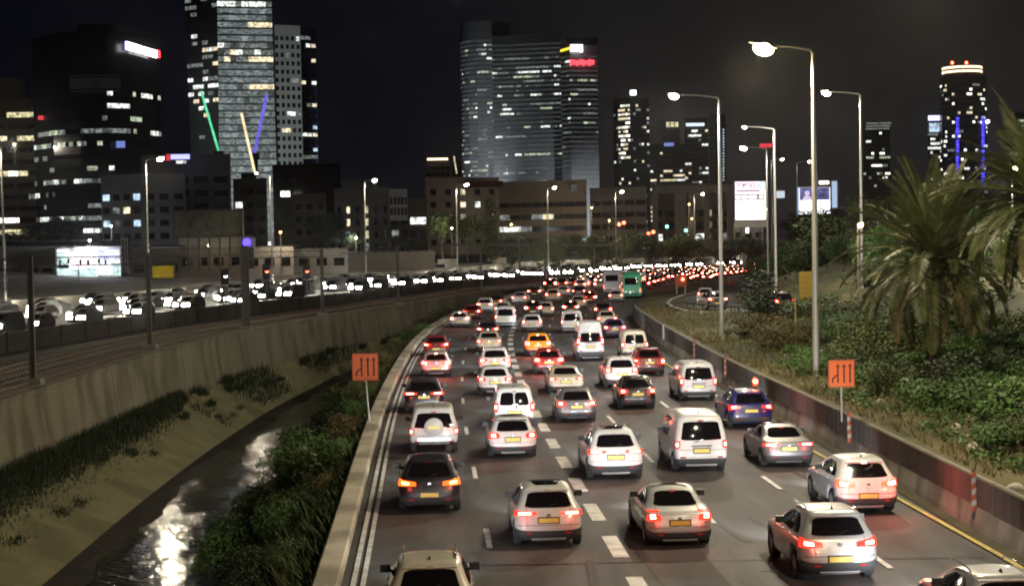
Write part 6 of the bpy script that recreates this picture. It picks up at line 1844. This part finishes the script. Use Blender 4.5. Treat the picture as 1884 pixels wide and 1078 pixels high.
tsign(790 + 260, 800 + 262, 340, 352, 445, WIN['faint'], 'roof_house')
rt, og, lc, H = building('plain grey corner block with a column of lit stair windows', [(784, 440), (919, 450)], 332, 'beige', 30, GB - .5, 3.4, GB + .9, 4.6, .34, .45, grid_lit({(0, 0, 2): 'yellow', (0, 1, 2): 'warm', (0, 2, 2): 'dim', (0, 1, 3): 'white'}), True, None, 60, pm=400, topfl=.9)
mb = MB(); mb.box((6, -.8, H - 1.2), (10, 1.2, 1.6)); mb.build('red_awning', mat('awning', (.06, .012, .014), .8), rt)
building('dim grey block right of the orange lamp at the end of the long office block', [(1086, 480), (1190, 474)], 350, 'grey', 25, GB - .5, 3.5, GB + .9, 3.6, .85, .42, runs(.09, .3, ['warm', 'dim', 'yellow', 'white']), True, 'grey', 61, pm=400, topfl=1.2)
# columned building
rt, og, lc, H = building('columned concrete building with tall dark bays right of the red traffic lights', [(1200, 500), (1344, 492)], 342, 'brown', 25, GB - .5, 3.6, GB + .9, 3.4, .85, .55, runs(.10, .2, ['dim', 'white', 'warm', 'yellow']), True, None, 62, pm=400, topfl=3.4)
for px in (1204, 1250, 1270, 1298, 1322, 1340):
    A_ = at(px, 345, 490); mb = MB(); w_ = 1.6 if px != 1250 else 3.4; mb.box((A_.x - og.x, -9.0 + 1.0, H / 2 - 1), (w_, 1.4, H - 1)); mb.build('column', WALLS['beige'], rt)
mb = MB(); mb.box((0, -7.2, H - 1.2), ((at(1344, 400, 490).x - at(1200, 400, 490).x), 2.6, 2.2)); mb.build('lintel', WALLS['beige'], rt)
# low workshops on the left
def shed(label, px0, px1, ytop, ybase, Y, wall, depth=18, litk=None, fh=3.0):
    zt_, zb_ = at((px0 + px1) / 2, ytop, Y).z, at((px0 + px1) / 2, ybase, Y).z - 1.2
    rt, og, lc, H = building(label, [(px0, Y + 2), (px1, Y)], ytop, wall, depth, zb_, fh, zb_ + 1.4, 3.2, .6, .5, litk, True, None, px0, pm=470, topfl=.3, ztop=zt_, parapet=.35, name='low_building')
    mb = MB(); n_ = 5
    for k in range(n_): mb.box((lc[0].x + (lc[1].x - lc[0].x) * (k + .5) / n_, depth * .5, H + .45), (.18, depth, .3))
    mb.build('roof_rib', WALLS['dark'], rt); return rt, og, lc, H
shed('low pale warehouse with a pitched looking roof at the left edge', -40, 102, 458, 520, 300, 'beige')
shed('long low grey roof behind the lit shop front', 20, 240, 447, 470, 345, 'dark')
shed('olive low house behind the yellow banner', 240, 332, 458, 512, 292, 'beige')
shed('low yellowish house under the blank billboard', 330, 446, 440, 500, 296, 'beige', litk=lambda s, f, b, nf, nb, rs: 'dim' if b == 2 and rs.random() < .5 else None)
shed('low white shed with a dark slatted band right of the blue round sign', 452, 540, 458, 500, 300, 'white')
shed('long low pale shed with a scalloped white eave', 512, 640, 462, 500, 310, 'white')
shed('low pale store between the street lamps left of the office block', 640, 800, 468, 492, 330, 'beige')
# bright shop front screen
rt, og, lc, H = shed('brightly lit white shop front with bluish panels at the left', 102, 222, 458, 516, 288, 'white')
scr = [glow('shop_panel_white', (.92, .97, 1), 2.0, .3, 1.2), glow('shop_panel_mint', (.70, .95, .92), 1.1, .35, .9), glow('shop_panel_pink', (1, .86, .92), 2.2, .3, 1.1), glow('shop_panel_blue', (.66, .68, 1), 1.3, .3, .9)]
for (a0, a1, y0, y1, k) in [(105, 126, 466, 488, 1), (127, 178, 464, 476, 2), (127, 178, 478, 494, 2), (105, 178, 494, 512, 1), (180, 218, 459, 476, 3), (180, 205, 478, 505, 0), (206, 218, 478, 484, 0), (206, 220, 486, 507, 1), (105, 126, 459, 464, 0)]:
    tsign(a0, a1, y0, y1, 286.4, scr[k], 'lit_panel')
for k, (px, py) in enumerate([(108, 483), (124, 480), (146, 482), (160, 482), (180, 480), (192, 482)]):
    tsign(px, px + 4, py - 4, py + 5, 286.2, MT['black'], 'dark_fitting')
# blank billboard on legs, yellow banner, blue round sign on a column
def board(label, px0, px1, py0, py1, Y, m, zg=3.6, name='billboard', legs=2, th=.5):
    A_, B_ = at(px0, py0, Y), at(px1, py1, Y); c = (A_ + B_) / 2; rt = empty(name, (c.x, Y, zg), 0, label, 'billboard')
    wd, ht = B_.x - A_.x, A_.z - B_.z
    mb = MB(); mb.box((0, .15, c.z - zg), (wd, th, ht)); mb.build('board', m, rt)
    mb = MB()
    for (x, z, a, b_) in ((0, ht / 2, wd + .3, .22), (0, -ht / 2, wd + .3, .22), (-wd / 2, 0, .22, ht), (wd / 2, 0, .22, ht)): mb.box((x, -.05, c.z - zg + z), (a, th + .25, b_))
    mb.build('frame', MT['mast'], rt)
    for k in range(legs):
        x = (k - (legs - 1) / 2) * wd * .6 / max(1, legs - 1) if legs > 1 else 0
        mb = MB(); mb.tube([(x, .5, -.5), (x, .5, c.z - zg)], .22, 8); mb.build('leg', MT['mast'], rt, 40)
    return rt, Vector((c.x, Y, zg)), wd, ht, c.z - zg
board('blank olive grey billboard standing on the roof of the low yellowish house', 320, 447, 388, 435, 289, noisy('billboard_back', (.17, .165, .12), (.24, .23, .165), .3, .9, 6, c3=(.12, .115, .085), s3=.5), legs=5)
rt_, *_r4 = board('yellow banner panel on the wall right of the lit shop front', 279, 322, 488, 512, 283, glow('yellow_banner', (.75, .52, .04), .22, .3, .8, (.5, .35, .03)), 2.0, legs=2)
q = at(454, 446, 284); rt = empty('round_sign', (q.x, 284, 3.0), 0, 'glowing blue round sign on a pale box above the broad railway mast', 'sign')
mb = MB(); mb.box((.35, .3, q.z - 3), (2.1, .4, 1.7)); mb.build('box', WALLS['white'], rt); mb = MB(); mb.cyl((0, 0, q.z - 3), (0, 1, 0), .70, .3, 24); mb.build('disc', MT['blue_light'], rt); mb = MB(); mb.box((.3, .5, (q.z - 3) / 2), (1.6, .6, q.z - 3.6)); mb.build('column', WALLS['dark'], rt)
for i, px in enumerate((223, 229, 234)):
    a = at(px, 440, 284); b_ = at(px, 470, 284); rt = empty('flagpole', (a.x, 284, 3.0), 0, 'bare white flagpole in the group of three left of the second street lamp', 'flagpole', 'three white flagpoles'); mb = MB(); mb.tube([(0, 0, 0), (0, 0, a.z - 3)], [.09, .05], 8); mb.build('pole', MT['stripe_white'], rt); mb = MB(); mb.lathe([(.01, -.1), (.1, 0), (.01, .1)], 8, (0, 0, a.z - 2.95)); mb.build('finial', MT['galv'], rt)
tsg = at(324, 287, 400)
rt = empty('roof_sign', (tsg.x, 405, tsg.z), 0, 'bluish white light strip on the roof of the taller grey office block', 'sign'); mb = MB(); mb.box((0, 0, 0), (4.6, .5, 1.2)); mb.build('strip', SB, rt); mb = MB(); mb.box((.2, -.1, -1.3), (2.4, .5, .7)); mb.build('lower_strip', WIN['white'], rt); mb = MB(); mb.box((-3.0, 0, -.1), (.9, .5, 1.6)); mb.build('red_end', SRD, rt)

# --- large bright billboards on the right
def text(s_, size, loc, m, parent, name='lettering', ext=.02):
    cu = bpy.data.curves.new(name, 'FONT'); cu.body = s_; cu.size = size; cu.extrude = ext; cu.align_x = 'CENTER'; cu.align_y = 'CENTER'; cu.resolution_u = 3
    o = bpy.data.objects.new(name, cu); COL.objects.link(o); o.parent = parent; o.location = loc; o.data.materials.append(m)
    bpy.context.view_layer.update(); me = bpy.data.meshes.new_from_object(o.evaluated_get(bpy.context.evaluated_depsgraph_get())); bpy.data.objects.remove(o)
    if not me.materials: me.materials.append(m)
    o = inst(name, me, parent, loc); o.rotation_euler = (math.pi / 2, 0, 0); return o
bw = glow('billboard_white', (1, .96, .93), 2.2, .10, .3); bp_ = glow('billboard_pink', (1, .84, .93), 1.4); bl = glow('billboard_pale_blue', (.80, .88, 1), 1.1); bd = glow('billboard_mauve', (.62, .40, .50), .5); bo = glow('billboard_cream', (1, .85, .62), 1.6)
ink = mat('ink_navy', (.10, .10, .16), .6); inkr = mat('ink_pink', (.45, .18, .22), .6)
rt, og, wd, ht, cz = board('big bright white and pink billboard with dark lettering above the highway', 1351, 1410, 334, 405, 430, bw, 2.0, legs=2)
def strip_(x0, x1, z0, z1, m, y=-.22, nm='printed_field'):
    mb = MB(); mb.box(((x0 + x1) / 2 * wd, y, cz + (z0 + z1) / 2 * ht), ((x1 - x0) * wd, .05, (z1 - z0) * ht)); return mb.build(nm, m, rt)
strip_(-.49, .26, .26, .49, bp_); strip_(.27, .49, .26, .49, bl); strip_(-.49, .49, .20, .25, bp_); strip_(-.48, .44, .02, .17, bd)
for a, b_ in ((-.47, -.32), (-.28, -.10), (-.06, .20), (.28, .40)): strip_(a, b_, .055, .135, bw, -.26)
strip_(.15, .48, -.46, -.38, bo)
text('ל\'יתרמה', ht * .17, (-.08 * wd, -.27, cz + .385 * ht), ink, rt); text('5', ht * .17, (-.36 * wd, -.27, cz - .17 * ht), inkr, rt); text('◦ ◦', ht * .10, (.36 * wd, -.27, cz - .12 * ht), ink, rt) if False else None
strip_(-.44, .30, .235, .27, bd, -.25)
strip_(.30, .40, -.10, -.07, bd, -.25); strip_(.33, .40, -.22, -.18, bd, -.25)
mb = MB(); mb.box((0, .2, cz - ht * .5 - 1.0), (wd * 1.02, .7, 1.6)); mb.build('lower_panel', WALLS['white'], rt)
rt, og, wd, ht, cz = board('second lit billboard, blue picture above a white field, at the top of the right bank', 1466, 1528, 345, 394, 400, glow('billboard_white2', (.93, .95, 1), 2.4), 2.0, legs=1)
strip_(-.42, .47, .02, .48, glow('billboard_violet', (.20, .20, .62), .55, .6, .5)); strip_(-.49, -.43, -.48, .48, glow('billboard_edge', (.55, .72, 1), .9))
# figure-like pale shape in the picture: an oval face over rounded shoulders
fg = glow('billboard_figure', (.80, .66, .86), .9)
mb = MB(); mb.cyl((-.20 * wd, -.27, cz + .28 * ht), (0, 1, 0), .075 * wd, .05, 18); mb.build('printed_face', fg, rt)
mb = MB(); mb.add([(wd * x, -.27, cz + ht * z) for x, z in ((-.34, .03), (-.06, .03), (-.09, .13), (-.16, .19), (-.24, .19), (-.31, .13))], [(0, 1, 2, 3, 4, 5)]); mb.build('printed_shoulders', fg, rt)
for a, b_, z in ((.02, .16, .30), (.20, .42, .36), (.06, .36, .16)): strip_(a, b_, z, z + .06, glow('billboard_ink', (.08, .08, .25), .3), -.26)
rt, og, wd, ht, cz = board('side face of a pale blue billboard right of the blue picture one', 1529, 1541, 333, 383, 404, glow('billboard_blue_side', (.50, .66, .95), .8), 2.0, legs=1)
q = at(1516, 336, 399) - og; mb = MB(); mb.box((q.x, q.y, q.z), (2.2, .5, .7)); mb.build('floodlight_head', MT['white_light'], rt)
rt, og, wd, ht, cz = board('yellow billboard with dark lettering behind the palm', 1585, 1620, 375, 402, 300, glow('yellow_billboard', (.80, .52, .02), .45, .3, .6), 4.0, legs=1)
for k in range(4): strip_(-.38 + k * .2, -.24 + k * .2, -.34, .0, MT['arrow'])
q = at(1436, 358, 420); rt = empty('hanging_sign', (q.x, 420, 2.0), 0, 'small pale square sign right of the thin lamp post', 'sign'); mb = MB(); mb.box((0, 0, q.z - 2), (2.1, .3, 1.8)); mb.build('panel', glow('square_sign', (.72, .84, .95), .75), rt); mb = MB(); mb.tube([(-2, .2, -.5), (-2, .2, q.z - 2 + .3), (0, .2, q.z - 2 + .3)], .1, 6); mb.build('post', MT['mast'], rt)
q = at(1410, 268, 480); rt = empty('red_sign', (q.x, 480, 2.0), 0, 'thin red light strip behind the lamp posts', 'sign'); mb = MB(); mb.box((0, 0, q.z - 2), (3.9, .4, 1.1)); mb.build('strip', SRD, rt); mb = MB(); mb.box((0, .4, (q.z - 2) / 2), (2.2, .5, q.z - 2)); mb.build('pylon', WALLS['dark'], rt)

# --- far bridge and its pier, pale wall and low building at the bend
Yb = 470
A_, B_ = at(1405, 446, Yb), at(1560, 443, Yb); rt = empty('road_bridge', (A_.x, Yb, Zr(Yb)), 0, 'concrete road bridge crossing the highway at the far bend', 'bridge')
mb = MB(); mb.box(((B_.x - A_.x) / 2, 4, A_.z - Zr(Yb) + .2), (B_.x - A_.x, 10, 1.3)); mb.build('deck', MT['concrete'], rt)
mb = MB(); mb.box(((B_.x - A_.x) / 2, -1.0, A_.z - Zr(Yb) + 1.5), (B_.x - A_.x, .2, 1.1)); mb.build('railing', MT['mast'], rt)
mb = MB(); mb.box(((B_.x - A_.x) * .8, 4, (A_.z - Zr(Yb)) / 2), (1.4, 8, A_.z - Zr(Yb) - .5)); mb.build('pier', MT['concrete'], rt)
a0, a1, a2 = at(1372, 475, Yb - 1), at(1418, 475, Yb - 1), at(1418, 440, Yb - 1)
mb = MB(); vs = [(a0.x, 0, a0.z), (a1.x, 0, a1.z), (a2.x, 0, a2.z), (a0.x, 0, a0.z + (a2.z - a0.z) * .62)]; ogv = Vector((A_.x, 0, Zr(Yb)))
mb.add([(v[0] - ogv.x, -1.5, v[2] - ogv.z - (1.5 if i < 2 else 0)) for i, v in enumerate(vs)] + [(v[0] - ogv.x, 8, v[2] - ogv.z - (1.5 if i < 2 else 0)) for i, v in enumerate(vs)], [(0, 1, 2, 3), (7, 6, 5, 4), (0, 4, 5, 1), (1, 5, 6, 2), (2, 6, 7, 3), (3, 7, 4, 0)]); mb.build('abutment', MT['concrete_light'], rt)
shed('low pale building with one lit doorway below the big billboard', 1350, 1405, 412, 445, 440, 'beige', litk=lambda s, f, b, nf, nb, rs: None)
q0 = at(1375, 424, 438); rt = empty('wall_light', (q0.x, 438, q0.z), 0, 'bright wall light on the low pale building below the big billboard', 'lamp'); mb = MB(); mb.box((0, 0, 0), (.6, .3, 1.3)); mb.build('lamp', MT['white_light'], rt); mb = MB(); mb.box((0, .25, 0), (.9, .2, 1.7)); mb.build('backplate', MT['mast'], rt)
# pale retaining wall above the slope at the right
Yw = 205; A_, B_ = at(1511, 449, Yw), at(1640, 450, Yw); zg = terr(A_.x, Yw) - 1.5
rt = empty('slope_wall', (A_.x, Yw, zg), 0, 'pale concrete wall standing above the bare slope at the right', 'wall'); wl = B_.x - A_.x
for k in range(4):
    mb = MB(); mb.box((wl * (k + .5) / 4, .2, (A_.z - zg) / 2), (wl / 4 - .03, .4, A_.z - zg)); mb.build('wall_panel', MT['concrete_light'], rt)
mb = MB(); mb.box((wl / 2, .2, A_.z - zg + .06), (wl, .5, .12)); mb.build('coping', MT['concrete'], rt)
# low guard rail along the near edge of the slip road
rt = empty('guard_rail', (ev(RC, 118) - 3.2, 118, rz_(118)), 0, 'low dark guard rail along the near edge of the slip road', 'guard rail'); o0 = Vector(rt.location)
mb = MB(); pts = [(ev(RC, d) - 3.15 - o0.x, d - o0.y, rz_(d) + .55 - o0.z) for d in range(92, 160, 4)]; mb.tube(pts, .10, 6); mb.build('rail', MT['mast'], rt)
for d in range(92, 160, 4): mb = MB(); mb.box((ev(RC, d) - 3.15 - o0.x, d - o0.y, rz_(d) + .2 - o0.z), (.12, .12, .9)); mb.build('rail_post', MT['mast'], rt)

# ================================================================== HAZE: one closed box of even, thin air, added to give the lamps halos
HZ = dict(d=0.00006)
mb = MB(); mb.box((0, 1000, 97), (4100, 4100, 216))
m = bpy.data.materials.new('lamp_halo_haze'); m.use_nodes = True; t = m.node_tree; t.nodes.clear()
out = t.nodes.new('ShaderNodeOutputMaterial'); pv = t.nodes.new('ShaderNodeVolumePrincipled')
pv.inputs['Color'].default_value = (.92, .92, .92, 1); pv.inputs['Density'].default_value = HZ['d']; pv.inputs['Anisotropy'].default_value = 0.95
t.links.new(pv.outputs[0], out.inputs['Volume'])
o = mb.build('lamp_halo_haze', m); tag(o, kind='stuff')
